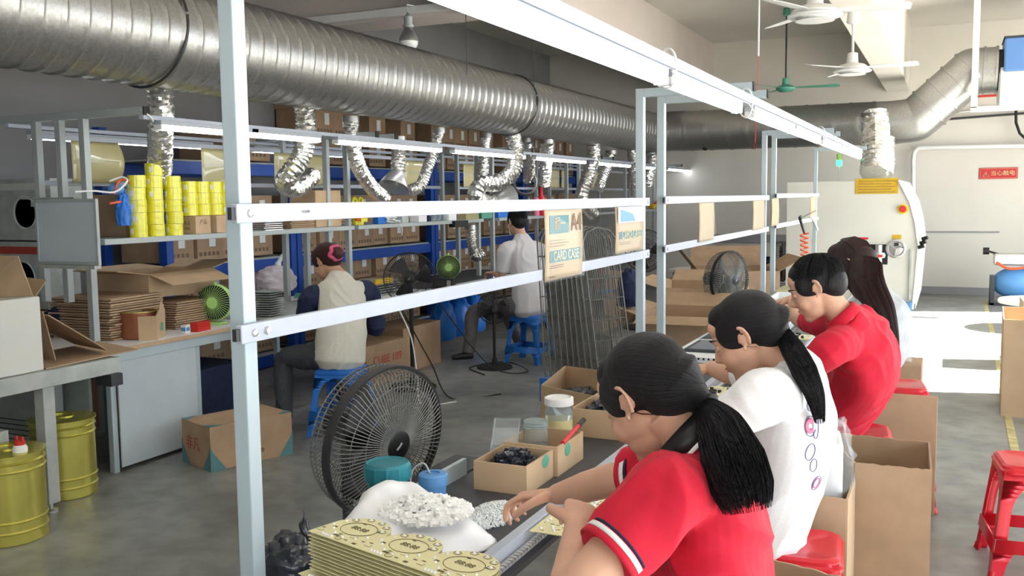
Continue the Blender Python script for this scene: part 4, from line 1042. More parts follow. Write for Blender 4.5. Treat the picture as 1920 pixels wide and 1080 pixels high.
def oplate(p0, p1, mat, nm, txt=None, dy=.006):
    a, c = at(*p0, y=OY), at(*p1, y=OY); MB().box((a.x, OY-dy, c.z), (c.x, OY, a.z)).build(nm, mat, r, origin=O, bevel=.001)
    return a, c
a, c = oplate((1604, 335), (1684, 363), 'ochre', 'warning_plate')
b = MB()
for i in range(5): b.box((a.x+.03, OY-.008, a.z-.03-i*.032), (c.x-.03-.04*(i%2), OY-.006, a.z-.036-i*.032))
b.build('plate_text', 'cardprint', r, origin=O)
oplate((1607, 445), (1628, 449), 'redpaint', 'label_header'); oplate((1607, 449), (1628, 456), 'paper', 'label_plate')
oplate((1673, 440), (1690, 448), 'ochre', 'small_plate'); oplate((1523, 450), (1532, 457), 'ochre', 'small_plate')
a, c = oplate((1618, 458), (1664, 496), 'black', 'opening')
q = at(1648, 478, y=OY); MB().cyl((q.x, OY-.05, q.z-.16), (q.x, OY-.05, q.z+.12), .04, seg=16).lathe([(.07,-.03),(.08,0),(.07,.03)], (q.x, OY-.05, q.z), 20).build('cylinder', 'steel', r, origin=O, smooth=True)
MB().box((q.x-.05, OY-.13, q.z-.02), (q.x+.05, OY-.12, q.z+.01)).build('cylinder_label', 'redpaint', r, origin=O)
q = at(1680, 466, y=OY); MB().lathe([(0,-.02),(.09,-.02),(.11,-.01),(.112,0)], (q.x, OY-.005, q.z), 32, 'Y').build('dial_plate', 'steel', r, origin=O, smooth=True)
b = MB().tube([(q.x+.09*math.cos(t_), OY-.035, q.z+.09*math.sin(t_)) for t_ in [2*PI*k/30 for k in range(30)]], .008, 6, closed=True)
for k in range(3): b.tube([(q.x, OY-.035, q.z), (q.x+.09*math.cos(k*2.1+.4), OY-.035, q.z+.09*math.sin(k*2.1+.4))], .012, 6)
b.build('handwheel', 'steel', r, origin=O, smooth=True)
MB().box((q.x-.02, OY-.04, q.z+.03), (q.x+.03, OY-.03, q.z+.07)).box((q.x+.03, OY-.04, q.z+.01), (q.x+.08, OY-.03, q.z+.03)).build('wheel_mark', 'black', r, origin=O)
q = at(1693, 392, y=OY); MB().lathe([(0,-.05),(.035,-.05),(.04,-.03),(.04,-.015)], (q.x, OY, q.z), 20, 'Y').build('stop_button', 'redpaint', r, origin=O, smooth=True)
MB().prism([(.06*math.cos(k*PI/4), .06*math.sin(k*PI/4)) for k in range(8)], 0, .012, Matrix(((1,0,0,q.x),(0,0,-1,OY),(0,1,0,q.z),(0,0,0,1)))).build('button_plate', 'yellow', r, origin=O)
b = MB()
for k in range(3):
    q = at(1722+k*3.4, 464-k*8, y=OY-.02); b.cyl((q.x, OY-.04, q.z), (q.x+.06, OY-.06, q.z+.02), .022, seg=10)
b.build('knob', 'black', r, origin=O, smooth=True)
for (px_, yy) in ((1703, OY-.04), (1500, OY-.04)):
    q = at(px_, 595, y=yy); MB().box((q.x-.07, yy-.03, .22), (q.x+.03, yy+.03, .34)).build('blue_pad', 'lightblue', r, origin=O, bevel=.005)
    MB().cyl((q.x, yy, 0), (q.x, yy, .24), .02, seg=10).lathe([(.09, 0), (.09, .02), (.03, .05)], (q.x, yy, 0), 24).build('foot', 'steel', r, origin=O, smooth=True)
q0, q1 = at(1573, 335, y=OY+.6), at(1573, 308, y=OY+.6)
r = thing('signal_lamp', 'small signal lamp glowing green on a thin rod above the oven', 'signal lamp', (q0.x, q0.y, OZ-.02))
MB().cyl((0,0,0), (0,0,q1.z-OZ+.02), .010, seg=8).build('rod', 'white', r, smooth=True)
MB().cyl((0,0,q1.z-OZ), (0,0,q1.z-OZ+.07), .035, seg=20).build('green_lens', 'glowgreen', r, smooth=True)
MB().cyl((0,0,q1.z-OZ+.07), (0,0,q1.z-OZ+.15), .033, seg=20).build('top_lens', 'green', r, smooth=True)
# dark stripe and door shape on the far wall left of the oven
a = at(1440, 440, y=FW-.03); c = at(1500, 455, y=FW-.03)
struct('trim_7', MB().box((-3.9, FW-.05, c.z), (-1.9, FW, a.z)), 'wall_shade_and_trim')
r = thing('camera_dome', 'small dark security camera under the far duct', 'camera', at(1322, 275, y=cy-.1))
MB().cyl((0,0,0), (0,0,.06), .05, seg=16).ell((0,0,-.01), .05, 16, 10).build('housing', 'black', r, smooth=True)
MB().cyl((0,0,.05), (0,0,.16), .012, seg=8).build('stem', 'black', r)
# ---------------------------------------------------------------- left line: bench, frames, shelf
LE = -4.42; LB = -5.35; LY0 = 4.02; LY1 = 16.1; SZ = 1.385
r = thing('packing_bench', 'long white topped bench of the left line with wooden edge', 'workbench', (LE, LY0, 0)); O = r.location.copy()
MB().box((LB, LY0-.18, .725), (LE-.012, LY1, .75)).build('bench_top', 'white', r, origin=O, bevel=.002)
MB().box((LE-.012, LY0-.18, .725), (LE, LY1, .75)).build('edge_strip', 'card3', r, origin=O, bevel=.002)
MB().box((LE-.05, LY0-.05, .665), (LE-.015, LY1, .725)).box((LB, LY0-.05, .665), (LB+.04, LY1, .725)).build('apron', 'frame', r, origin=O, bevel=.003)
for yy in (LY0, 4.72, 6.6, 9.8, 13.0, 15.9):
    for xx in (LE-.06, LB+.02): MB().box((xx-.02, yy-.02, 0), (xx+.02, yy+.02, .67)).build('leg', 'frame', r, origin=O, bevel=.003)
MB().box((LE-.03, LY0+.02, .03), (LE-.02, 4.68, .665)).build('side_panel', 'panel', r, origin=O, bevel=.002)
MB().box((LB+.05, LY0-.02, .1), (LE-.22, LY0, .665)).build('end_panel', 'greygreen', r, origin=O)
XC = -4.68
def left_frame(y, label, xs=(-4.68,), z0s=(.75,), first=False):
    r = thing('post_frame', label, 'post frame', (XC, y, .75), group='post frames of the left line'); O = r.location.copy()
    for xx, z0 in zip(xs, z0s): MB().box((xx-.022, y-.022, z0), (xx+.022, y+.022, 2.10)).build('post', 'frame2', r, origin=O, bevel=.003)
    MB().box((-5.38, y-.022, 2.10), (-4.18, y+.022, 2.145)).build('crossbar', 'frame2', r, origin=O, bevel=.003)
    MB().box((-4.182, y-.023, 2.098), (-4.174, y+.023, 2.147)).build('end_plug', 'blackmatte', r, origin=O)
    return r
left_frame(4.10, 'post frame at the near end of the left line with three close posts', (-4.68, -4.88, -5.08), (.75, 1.0, 1.0), True)
ys = [at(612, 330, x=XC).y, at(650, 330, x=XC).y, at(895, 330, x=XC).y, at(922, 330, x=XC).y, at(1062, 340, x=XC).y, at(1085, 340, x=XC).y, at(1172, 340, x=XC).y]
wh = ['left of the pair behind the raglan shirt woman', 'right of the pair behind the raglan shirt woman', 'left of the pair behind the man in white', 'right of the pair behind the man in white', 'left of the pair behind the A4 card', 'right of the pair behind the A4 card', 'just left of the near twin white posts']
for yy, l in zip(ys, wh): left_frame(yy, 'grey post of the left line, '+l, (-4.68, -5.12), (.75, .75))
left_frame(16.0, 'grey post frame at the far end of the left line', (-4.68, -5.12), (.75, .75))
# shelf boards between the frames
seg = [(4.12, ys[1]), (ys[1]+.02, ys[2]), (ys[3], ys[4]), (ys[5], ys[6]), (ys[6]+.1, LY1)]
for i, (a, c) in enumerate(seg):
    l = ['carrying the yellow tape rolls', 'carrying the clamps and white boxes', 'above the man in white', 'carrying the small cartons', 'at the far end of the left line'][i]
    tag(MB().box((-5.12, a+.02, SZ-.035), (-4.60, c-.02, SZ)).build('shelf_board', 'frame2', bevel=.003), 'grey shelf board '+l, 'shelf', 'shelf boards of the left line')
for i, (a, c) in enumerate(seg):
    for z, q in ((1.73, 'lower'), (2.02, 'upper')):
        tag(MB().box((-5.15, a, z-.016), (-5.12, c, z+.016)).build('rear_rail', 'alu', bevel=.002), q+' white rail behind the shelf, span '+['at the near end', 'behind the raglan shirt woman', 'behind the man in white', 'behind the card cases', 'at the far end'][i], 'rail', 'rear rails of the left line')
for xx, q in ((-4.2, 'front'), (-5.32, 'back')):
    tag(MB().box((xx-.02, 4.08, 2.075), (xx+.02, 15.6, 2.10)).build('light_rail', 'alu', bevel=.002), q+' lamp rail of the left line', 'rail')
E1 = [(280, 412), (468, 598), (629, 825), (848, 982), (1001, 1096), (1110, 1180), (1208, 1226), (1250, 1297)]
for i, (a, c) in enumerate(E1):
    tube_lamp(-4.2, at(a, 300, x=-4.2).y if i else 4.2, at(c, 300, x=-4.2).y if i else 5.06, 2.04, 'tube lamp in the front row of the left line, '+['nearest', 'second', 'third', 'fourth', 'fifth', 'sixth', 'seventh', 'farthest'][i]+' to the camera', 'tube lamps over the left line', mat='lamp_blue', wd=.06)
for i, (a, c) in enumerate([(55, 395), (470, 640)]):
    y0, y1 = at(a, 240, x=-5.32).y, at(c, 270, x=-5.32).y
    tube_lamp(-5.32, y0, y1, 2.03, 'tube lamp in the back row of the left line, '+['nearer one behind three close posts', 'second one over the brown boxes'][i], 'tube lamps over the left line', mat='lamp_blue', wd=.06)
tag(MB().tube(spline([(-4.2, 4.08, 2.13), (-4.17, 4.12, 2.09), (-4.2, 4.17, 2.07)], 5), .006, 6).build('lamp_wire', 'white', smooth=True), 'short white wire at the near end of the left lamp row', 'wire')
# yellow sheets hung on the rear rails
def lsheet(pa, pb, label, curl=0, mat='yellowsheet', z0=1.735, z1=2.0):
    y0, y1 = at(pa, 300, x=-5.1).y, at(pb, 300, x=-5.1).y
    r = thing('card_sheet', label, 'card sheet', (-5.1, y0, z0), group='yellow card sheets of the left line')
    MB().grid(lambda u, v: V((.004+curl*.05*(u**2)*math.sin(v*PI), u*(y1-y0), v*(z1-z0))), 10, 10).build('sheet', mat, r, smooth=True, solid=.003)
    MB().grid(lambda u, v: V((.012+curl*.05*(u**2)*math.sin(v*PI)+.004*math.sin(u*9), u*(y1-y0), (.45+.12*v+.04*math.sin(u*3))*(z1-z0))), 10, 2).build('glossy_fold', 'film', r, smooth=True)
lsheet(134, 222, 'curled yellow card sheet behind the three close posts', 1)
lsheet(377, 432, 'yellow card sheet just left of the foreground post', .3)
lsheet(513, 605, 'crumpled pale yellow card sheet left of the grey twin posts', .6)
lsheet(758, 796, 'flat yellow card sheet beside the funnel hood')
lsheet(868, 888, 'small yellow card sheet left of the curled foil hose')
lsheet(1032, 1048, 'narrow yellow card sheet right of the red bottle, left one'); lsheet(1052, 1063, 'narrow yellow card sheet right of the red bottle, right one')
lsheet(1105, 1123, 'yellow card sheet between the slanting foil hoses')
lsheet(1180, 1190, 'narrow yellow card sheet behind the near twin posts')
# round grey hoods standing among the hoses
for (px_, py_, rr, l) in ((985, 342, .17, 'round hood ring standing behind the hooked foil hose'),):
    t = at(px_, py_, x=-4.9); r = thing('hood_ring', l, 'hood', t)
    MB().tube([(0,0,0), (.05, -.10, 0)], [rr, rr*.8], 30, caps=False).build('cone', 'hoodmat', r, smooth=True, solid=.004)
# tape rolls
tr = thing('tape_roll', 'x', 'tape roll', (0,0,0), group='yellow tape rolls')
def roll(R, h):
    b = MB().lathe([(R*.62, 0), (R, 0), (R, h*.49), (R*.985, h*.5), (R, h*.51), (R, h), (R*.62, h), (R*.62, 0)], seg=32); return b
RR, RH = .056, .078
body = roll(RR, RH).build('tape', 'yellowtape', tr, smooth=True); MB().lathe([(RR*.55, 0), (RR*.6, 0), (RR*.6, RH), (RR*.55, RH)], seg=24).build('core', 'card3', tr, smooth=True)
MB().box((-.008, -RR-.001, .02), (.012, -RR+.002, .055)).build('sticker', 'white', tr)
cols = [(260, -4.66, 5, 'first'), (293, -4.66, 6, 'second'), (328, -4.66, 5, 'third'), (357, -4.72, 3, 'fourth'), (381, -4.72, 3, 'fifth'), (405, -4.72, 3, 'sixth'), (272, -4.80, 5, 'hidden rear'), (428, -4.72, 3, 'seventh')]
first = True
for px_, xx, n, nm in cols:
    yy = at(px_, 440, x=xx).y; z0 = SZ if n >= 5 else SZ+.125
    for k in range(n):
        lab = 'yellow tape roll in the %s column from the left, %s' % (nm, ['bottom', 'second from the bottom', 'third up', 'fourth up', 'fifth up', 'topmost of the tallest column'][k] if not (k == n-1 and n < 6) else 'top of its column')
        loc = (xx+random.uniform(-.003, .003), yy+random.uniform(-.003, .003), z0+k*RH)
        if first: tr.location = loc; tr['label'] = lab; first = False
        else: dup(tr, loc, random.uniform(-.6, .6), lab, scale=.98)
# cartons on the shelf
def on_shelf(px_, xx): return at(px_, 430, x=xx).y
carton('carton', 'small brown carton with dark printing under the tape rolls, left one', (-4.71, on_shelf(368, -4.7), SZ), (.15, .145, .122), 0, mat='card3', prints=[('r', 0, .65, '产品', .035, 'cardprint'), ('f', 0, .6, '8-0', .04, 'cardprint'), ('f', 0, .3, '444', .035, 'cardprint')], group='small cartons under the tape rolls')
carton('carton', 'small brown carton with dark printing under the tape rolls, right one', (-4.71, on_shelf(407, -4.7), SZ), (.15, .145, .122), 0, mat='card3', prints=[('f', 0, .6, '2C', .04, 'cardprint')], group='small cartons under the tape rolls')
carton('carton', 'brown carton behind the blue and clear bag', (-4.90, on_shelf(228, -4.9), SZ), (.3, .22, .27), 0, mat='card2')
r = thing('plastic_bottle_bag', 'blue and clear plastic bag standing left of the tape rolls', 'bag', (-4.66, on_shelf(240, -4.66), SZ+.005)); r.scale = (1.2, 1.35, 1.1)
MB().grid(crumple((.0, .03, .14), .035, .05, .145, 3, .22), 30, 20).build('clear_part', 'film', r, smooth=True, weld=True)
MB().grid(crumple((.0, -.02, .13), .03, .035, .13, 8, .3), 30, 20).build('blue_part', 'blue', r, smooth=True, weld=True)
MB().ell((-.02, -.04, .27), (.035, .04, .035), 16, 10).build('pale_top', 'lightblue', r, smooth=True)
MB().tube(spline([(0, -.07, .24), (.01, -.05, .31), (0, .0, .32), (0, .05, .28)], 6), .006, 6).tube(spline([(0,-.10,.19), (.01,-.04,.20), (0,.0,.215)], 5), .007, 6).build('orange_cord', 'hose', r, smooth=True)
tag(MB().tube(spline([at(140, 360, x=-4.6), at(175, 358, x=-4.6), at(215, 360, x=-4.6), at(238, 340, x=-4.62), at(228, 332, x=-4.66), at(205, 340, x=-4.7)], 8), .006, 8).build('loop_cable', 'white', smooth=True), 'white cable looping out beside the near left post', 'cable')
# whiteboard
r = thing('whiteboard', 'small framed grey whiteboard hung on the near left posts', 'whiteboard', at(128, 435, y=4.02)); 
MB().box((-.235, -.012, -.185), (.235, 0, .185), RZ(.0)).build('board', 'panel', r)
MB().box((-.245, -.018, .175), (.245, .004, .195)).box((-.245, -.018, -.195), (.245, .004, -.175)).box((-.248, -.018, -.195), (-.232, .004, .195)).box((.232, -.018, -.195), (.25, .004, .195)).build('board_frame', 'frame2', r, bevel=.003)
MB().box((-.2, -.05, -.215), (.25, .0, -.195)).build('pen_tray', 'greygreen', r)
r.rotation_euler = (0, 0, .02)
tag(MB().box((-5.12, 4.06, 1.585), (-4.70, 4.085, 1.615)).box((-5.2, 4.06, 1.63), (-4.75, 4.1, 1.64)).build('cross_brace', 'frame2', bevel=.002), 'short grey brace above the whiteboard', 'brace')
# second shelf bay: stacks and boxes
def plates(c, n, s, t, gap, mat, label, name='plate', rz=0, group=None, jit=.004):
    p0 = None
    for k in range(n):
        loc = (c[0]+random.uniform(-jit, jit), c[1]+random.uniform(-jit, jit), c[2]+k*(t+gap))
        lab = label.replace('one of the', ORD[k]+' from the bottom of the')
        if p0 is None: p0 = MB().box((-s[0]/2, -s[1]/2, 0), (s[0]/2, s[1]/2, t)).build(name, mat); tag(p0, lab, 'board' if mat != 'card' else 'cardboard', group); p0.location = loc; p0.rotation_euler.z = rz
        else:
            q = p0.copy(); COL.objects.link(q); q['label'] = lab; q.location = loc; q.rotation_euler.z = rz+random.uniform(-.03, .03)
on = on_shelf
plates((-4.72, on(492, -4.72), SZ), 8, (.22, .21), .006, .009, 'steel', 'one of the pale trays stacked on the left shelf', 'metal_tray', group='trays stacked on the left shelf')
plates((-4.74, on(545, -4.74), SZ), 9, (.24, .30), .010, .0035, 'card2', 'one of the brown sheets stacked on the left shelf', 'cardboard_sheet', group='brown sheets stacked on the left shelf')
carton('carton', 'plain brown carton standing on the shelf under the looped foil hose, left one', (-4.80, on(580, -4.8), SZ), (.26, .16, .30), 0, mat='card3', group='plain cartons under the looped hose')
carton('carton', 'plain brown carton standing on the shelf under the looped foil hose, right one', (-4.80, on(607, -4.8), SZ), (.26, .15, .30), 0, mat='card3', group='plain cartons under the looped hose')
r = thing('clamp', 'yellow green clamp handles on the shelf by the grey twin posts', 'clamp', (-4.66, on(672, -4.66), SZ+.17))
for s_ in (-1, 1): MB().tube([(.0, s_*.045+.03*math.cos(t), .02+.045*math.sin(t)) for t in [2*PI*k/20 for k in range(20)]], .012, 8, closed=True).build('handle', 'yellowtape', r, smooth=True)
MB().box((-.02, -.06, -.17), (.02, .06, -.02)).build('body', 'yellowtape', r, bevel=.008)
r = thing('snack_bag', 'orange and yellow packet standing on the shelf below the clamps', 'packet', (-4.62, on(678, -4.62), SZ))
MB().grid(crumple((0, .0, .085), .03, .085, .09, 13, .15), 24, 16).build('packet_body', 'orange', r, smooth=True, weld=True)
MB().box((.028, -.05, .03), (.032, .05, .06)).build('yellow_band', 'yellowtape', r)
items = [(712, 'blue', .06, .14, .10, 'blue box on the shelf right of the orange packet'), (752, 'greygreen', .10, .12, .07, 'pale green box on the shelf in the middle of the bay'), (785, 'white', .10, .16, .075, 'white box on the shelf in the middle of the bay'), (802, 'navy', .05, .06, .05, 'small dark blue box on the shelf'), ]
for px_, mt, sx, sy, h, l in items: carton('storage_box', l, (-4.67, on(px_, -4.67), SZ), (sx, sy, h), .03, mat=mt, cat='box')
for i, (px_, l) in enumerate(((812, 'clear plastic cup on the shelf, left of three'), (822, 'clear plastic cup on the shelf, middle of three'), (832, 'clear plastic cup on the shelf, right of three'))):
    r = thing('plastic_cup', l, 'cup', (-4.66, on(px_, -4.66), SZ), group='clear cups on the left shelf'); MB().lathe([(.028, 0), (.038, .11), (.036, .11), (.026, .003), (0, .003)], seg=20).build('cup_body', 'jar', r, smooth=True)
carton('storage_box', 'white and orange box on the shelf left of the papers', (-4.65, on(843, -4.65), SZ), (.08, .16, .07), .0, mat='white', cat='box')
MB()
plates((-4.7, on(872, -4.7), SZ), 6, (.18, .30), .007, .004, 'yellowsheet', 'one of the yellowish folders stacked on the shelf near the man', 'folder', group='folders stacked on the left shelf')
carton('storage_box', 'green box with yellow marks on the shelf above the man', (-4.66, on(908, -4.66), SZ), (.08, .26, .08), .0, mat='fangreen', cat='box')
carton('storage_box', 'blue box on the shelf just right of the grey posts', (-4.66, on(938, -4.66), SZ), (.08, .26, .08), .0, mat='blue', cat='box')
tag(MB().box((-4.64, on(848, -4.6), SZ-.07), (-4.56, on(872, -4.6), SZ-.005)).build('power_box', 'black', bevel=.004), 'black power box fixed to the shelf edge', 'power box')
# pile of pale parts on shelf edge
r = thing('cable_bundle', 'tangle of white cable ends lying on the shelf edge', 'cable', (-4.63, on(735, -4.63), SZ+.01))
b = MB()
for k in range(7): b.tube(spline([(random.uniform(-.03,.03), random.uniform(-.12,.12), random.uniform(0,.05)) for _ in range(4)], 6), .005, 5)
b.tube(spline([(.04, .06, .02), (.07, .065, -.06), (.06, .07, -.12)], 5), .004, 5)
b.build('wires', 'white', r, smooth=True)
# bottles
t_ = on(1015, -4.62)
r = thing('spray_bottle', 'red spray bottle on the shelf above the A4 card', 'bottle', (-4.62, t_+.0, SZ))
MB().lathe([(.09, 0), (.10, .05), (.10, .14), (.05, .22), (.025, .25), (.02, .40), (0, .41)], seg=24).build('body', 'red', r, smooth=True)
r = thing('thermos', 'pink bottle on the shelf left of the A4 card', 'bottle', (-4.57, on(1009, -4.57)-.05, SZ))
MB().lathe([(.035, 0), (.038, .01), (.038, .16), (.03, .18), (.03, .22), (0, .225)], seg=24).build('body', 'pinkprint', r, smooth=True)
for i, (px_, sx, sy, h, m_, l) in enumerate(((1048, .25, .34, .20, 'card', 'brown carton on the shelf above the A4 card, left of three'), (1075, .25, .34, .27, 'card2', 'brown carton on the shelf above the A4 card, tallest of three'), (1098, .25, .34, .19, 'card3', 'brown carton on the shelf above the A4 card, right of three'))):
    carton('carton', l, (-4.78, on(px_, -4.78), SZ), (sx, sy, h), 0, mat=m_, group='cartons on the far part of the left shelf')
for px_, l in ((1228, 'left one'), (1248, 'right one')):
    r = thing('hand_tool', 'yellow hand tool on the far shelf behind the twin white posts, '+l, 'tool', (-4.62, on(px_, -4.62), SZ+.01), group='yellow tools on the far shelf')
    MB().box((-.05, -.25, 0), (.05, .2, .08)).build('handle', 'ochre', r, bevel=.02); MB().cyl((0, .0, .05), (0, .28, .12), .05, seg=12).build('head', 'redpaint', r, smooth=True)

# ---------------------------------------------------------------- things on the left bench
def onb(px_, py_): q = at(px_, py_, z=.75); return (q.x, q.y, .75)
plates((-4.95, 4.45, .752), 17, (.50, .46), .010, .0055, 'card', 'one of the flat cartons on the near end of the left bench', 'folded_carton', .05, group='flat cartons piled on the near end', jit=.012)
plates((-4.86, 4.98, .752), 12, (.34, .40), .010, .0055, 'card', 'one of the flat brown sheets piled behind the copper pot', 'folded_carton', .0, group='flat sheets piled behind the pot', jit=.008)
carton('carton', 'open brown carton with spread flaps on the flat carton pile', (-5.02, 4.95, .97), (.46, .62, .16), .02, 1, [('r', -.35, .2), ('l', .1, .22), ('f', .15, .24), ('b', .2, .22)], mat='card3')
q = onb(268, 635); r = thing('copper_pot', 'copper coloured round pot with board scraps in it', 'pot', (q[0]-.06, q[1]+.03, .75))
MB().lathe([(.105, 0), (.112, .004), (.112, .17), (.106, .17), (.104, .01), (0, .01)], seg=40).build('body', 'copper', r, smooth=True)
b = MB(); rnd = random.Random(5)
for k in range(24): 
    R_ = RZ(rnd.random()*6) @ RX(rnd.uniform(-.5, .5)); b.box((rnd.uniform(-.07,.04), rnd.uniform(-.06,.03), .14), (rnd.uniform(.0,.09), rnd.uniform(.0,.08), .146), R_)
b.build('scraps', 'greygreen', r)
MB().tube([(.112*math.cos(t), .112*math.sin(t), .17) for t in [2*PI*k/40 for k in range(40)]], .004, 6, closed=True).build('rim', 'gold', r, smooth=True)
q = onb(300, 632); r = thing('cardboard_piece', 'torn cardboard corner with a green round sticker beside the copper pot', 'cardboard', (q[0]+.03, q[1]-.02, .75), .5)
MB().add([V(p) for p in ((0,-.09,0), (0,.09,0), (0,.10,.17), (0,.03,.24), (0,-.02,.18), (0,-.09,.15))], [(0,1,2,3,4,5)]).add([V(p) for p in ((0,-.09,0), (0,-.09,.15), (-.10,-.12,.15), (-.10,-.12,0))], [(0,1,2,3)]).build('panel', 'card3', r, solid=.004)
MB().lathe([(0, .004), (.028, .004), (.028, .0)], (.001, .02, .07), 24, 'X').build('round_sticker', 'fangreen', r, smooth=True)
q = onb(360, 622); r = thing('small_carton', 'red box lying on the bench beside the near green fan', 'box', (q[0]+.02, q[1]+.06, .75), .15)
MB().box((-.03,-.07,0), (.03,.07,.06)).build('box_body', 'redpaint', r, bevel=.002)
r = thing('small_carton', 'tiny blue and white box left of the red box', 'box', (q[0]+.01, q[1]-.07, .75), .1)
MB().box((-.02,-.02,0), (.02,.025,.055)).build('box_body', 'white', r, bevel=.002); MB().box((.0205,-.015,.015), (.021,.02,.04)).box((-.018,-.021,.015), (.018,-.0205,.04)).build('printed_face', 'lightblue', r)
# boards stack, plastic bag, items before the woman
q = onb(505, 620); 
for k in range(11):
    pass
plates((-4.56, at(503, 590, x=-4.56).y, .752), 12, (.16, .17), .004, .013, 'frame2', 'one of the small board stack left of the seated woman', 'board', .1, group='board stack left of the seated woman')
q = onb(500, 560); r = thing('carrier_bag', 'white and pink plastic carrier bag knotted on the bench left of the woman', 'bag', (q[0]-.1, q[1]+.25, .75))
MB().grid(crumple((0, 0, .12), .17, .22, .15, 6, .12, 2.2), 40, 24).build('bag_body', 'bagpink', r, smooth=True, weld=True)
MB().tube(spline([(0, .02, .22), (.0, .06, .30), (.02, .12, .38), (.03, .15, .42)], 5), [.03]*5+[.02]*5+[.02]*5+[.012], 10).build('bag_handle', 'bagwhite', r, smooth=True)
q = onb(575, 565); r = thing('circuit_board', 'green circuit board held by the woman in the raglan shirt', 'circuit board', (q[0], q[1], .80), .5)
MB().box((-.10,-.07,0), (.10,.07,.003), RX(.2)).build('board', 'fangreen', r)
r = thing('instrument_case', 'flat dark work mat on the bench before the woman', 'mat', (-4.75, 6.15, .751)); MB().box((-.3,-.8,0), (.28,.8,.006)).build('mat_sheet', 'greygreen', r)
r = thing('board_tray', 'low rack of boards with a yellow handle behind the black fan', 'rack', (-4.75, 7.2, .757))
b = MB()
for k in range(6): b.box((-.16, -.3, k*.022), (.16, .3, k*.022+.004))
b.build('board_layers', 'greygreen', r); MB().box((.17, -.2, .1), (.2, .1, .15)).build('yellow_handle', 'ochre', r, bevel=.01)
r = thing('work_mat', 'dark mat on the bench before the man in white', 'mat', (-4.85, 8.9, .751)); MB().box((-.35,-1.1,0), (.35,1.2,.01)).build('mat_sheet', 'belt', r)
carton('storage_box', 'flat brown box on the bench behind the farther green fan', (-5.0, 8.3, .762), (.22, .5, .06), 0, mat='card3', cat='box')
q = at(930, 515, z=.80); r = thing('uv_lamp', 'small violet lit device under the hand of the man in white', 'device', (q.x, q.y, .76))
MB().box((-.06, -.10, 0), (.06, .10, .012)).build('base', 'black', r); MB().lathe([(0, .013), (.03, .013), (.03, .02), (0, .022)], seg=16).build('lit_window', 'uvlight', r)
# under the left bench
tag(MB().box((LE-.55, 4.74, .10), (LE-.1, 5.25, .48)).build('storage_bin', 'navy', bevel=.01), 'dark blue bin under the left bench beside the white panel', 'bin')
carton('carton', 'brown carton lying at the foot of the white panel with blue corner patches', (-4.02, 4.57, 0), (.36, .56, .27), -.35, mat='card2', tape=False, prints=[('r', .0, .25, '■■■■■', .035, 'cardprint'), ('f', -.2, .5, '非凡', .09, 'printred')])
cb = [o for o in COL.objects if o.get('label', '').endswith('blue corner patches')][0]
b = MB(); a_, b2 = .18, .28
for (x, y_, sx, sy) in ((a_, b2, -1, -1), (a_, -b2, -1, 1), (-a_, -b2, 1, 1)):
    b = MB(); b.add([V((x+.0, y_-sy*.002, .0)), V((x+sx*.10, y_-sy*.002, .0)), V((x+sx*.02, y_-sy*.002, .11)), V((x, y_-sy*.002, .15))], [(0,1,2,3)])
    b.add([V((x-sx*.002, y_, 0)), V((x-sx*.002, y_+sy*.10, 0)), V((x-sx*.002, y_+sy*.02, .11)), V((x-sx*.002, y_, .15))], [(0,1,2,3)])
    b.add([V((x, y_, .272)), V((x+sx*.08, y_, .272)), V((x, y_+sy*.10, .272))], [(0,1,2)]); b.build('blue_patch', 'printteal', cb)
carton('carton', 'brown carton printed CUBE 189 in red behind the blue stool', (-4.66, 7.02, 0), (.42, .62, .36), -.06, mat='card2', prints=[('f', 0, .6, 'CUBE 189', .10, 'printred'), ('r', .0, .6, 'CUBE 189', .10, 'printred'), ('r', .0, .2, '■■■', .05, 'cardprint')])
carton('carton', 'brown carton under the left bench behind the black fan', (-4.75, 7.75, 0), (.45, .7, .42), 0, mat='card2')
for i in range(3):
    tag(MB().grid(crumple((-4.72, 8.5+i*.34, .30), .14, .16, .28, 30+i, .12), 24, 16).build('blue_sack', 'blue', smooth=True, weld=True), 'blue plastic sack under the bench, %s of three' % ['left', 'middle', 'right'][i], 'sack', 'blue sacks under the left bench')
carton('carton', 'brown carton with a printed line beyond the man in white', (-3.95, 10.9, 0), (.5, .75, .45), .02, mat='card3', prints=[('f', 0, .5, '● ● ● ●', .07, 'cardprint')])
carton('carton', 'dark brown carton behind the printed one beyond the man', (-4.02, 11.72, 0), (.6, .7, .62), 0, mat='card2')
r = thing('screwdriver', 'thin red handled tool lying on a blue tray on the carton beyond the man', 'tool', (-3.85, 10.85, .45))
MB().box((-.2,-.2,0), (.15,.2,.02)).build('blue_tray', 'blue', r); MB().cyl((-.05,0,.02), (.06,.02,.42), .012, seg=8).build('shaft', 'redpaint', r)
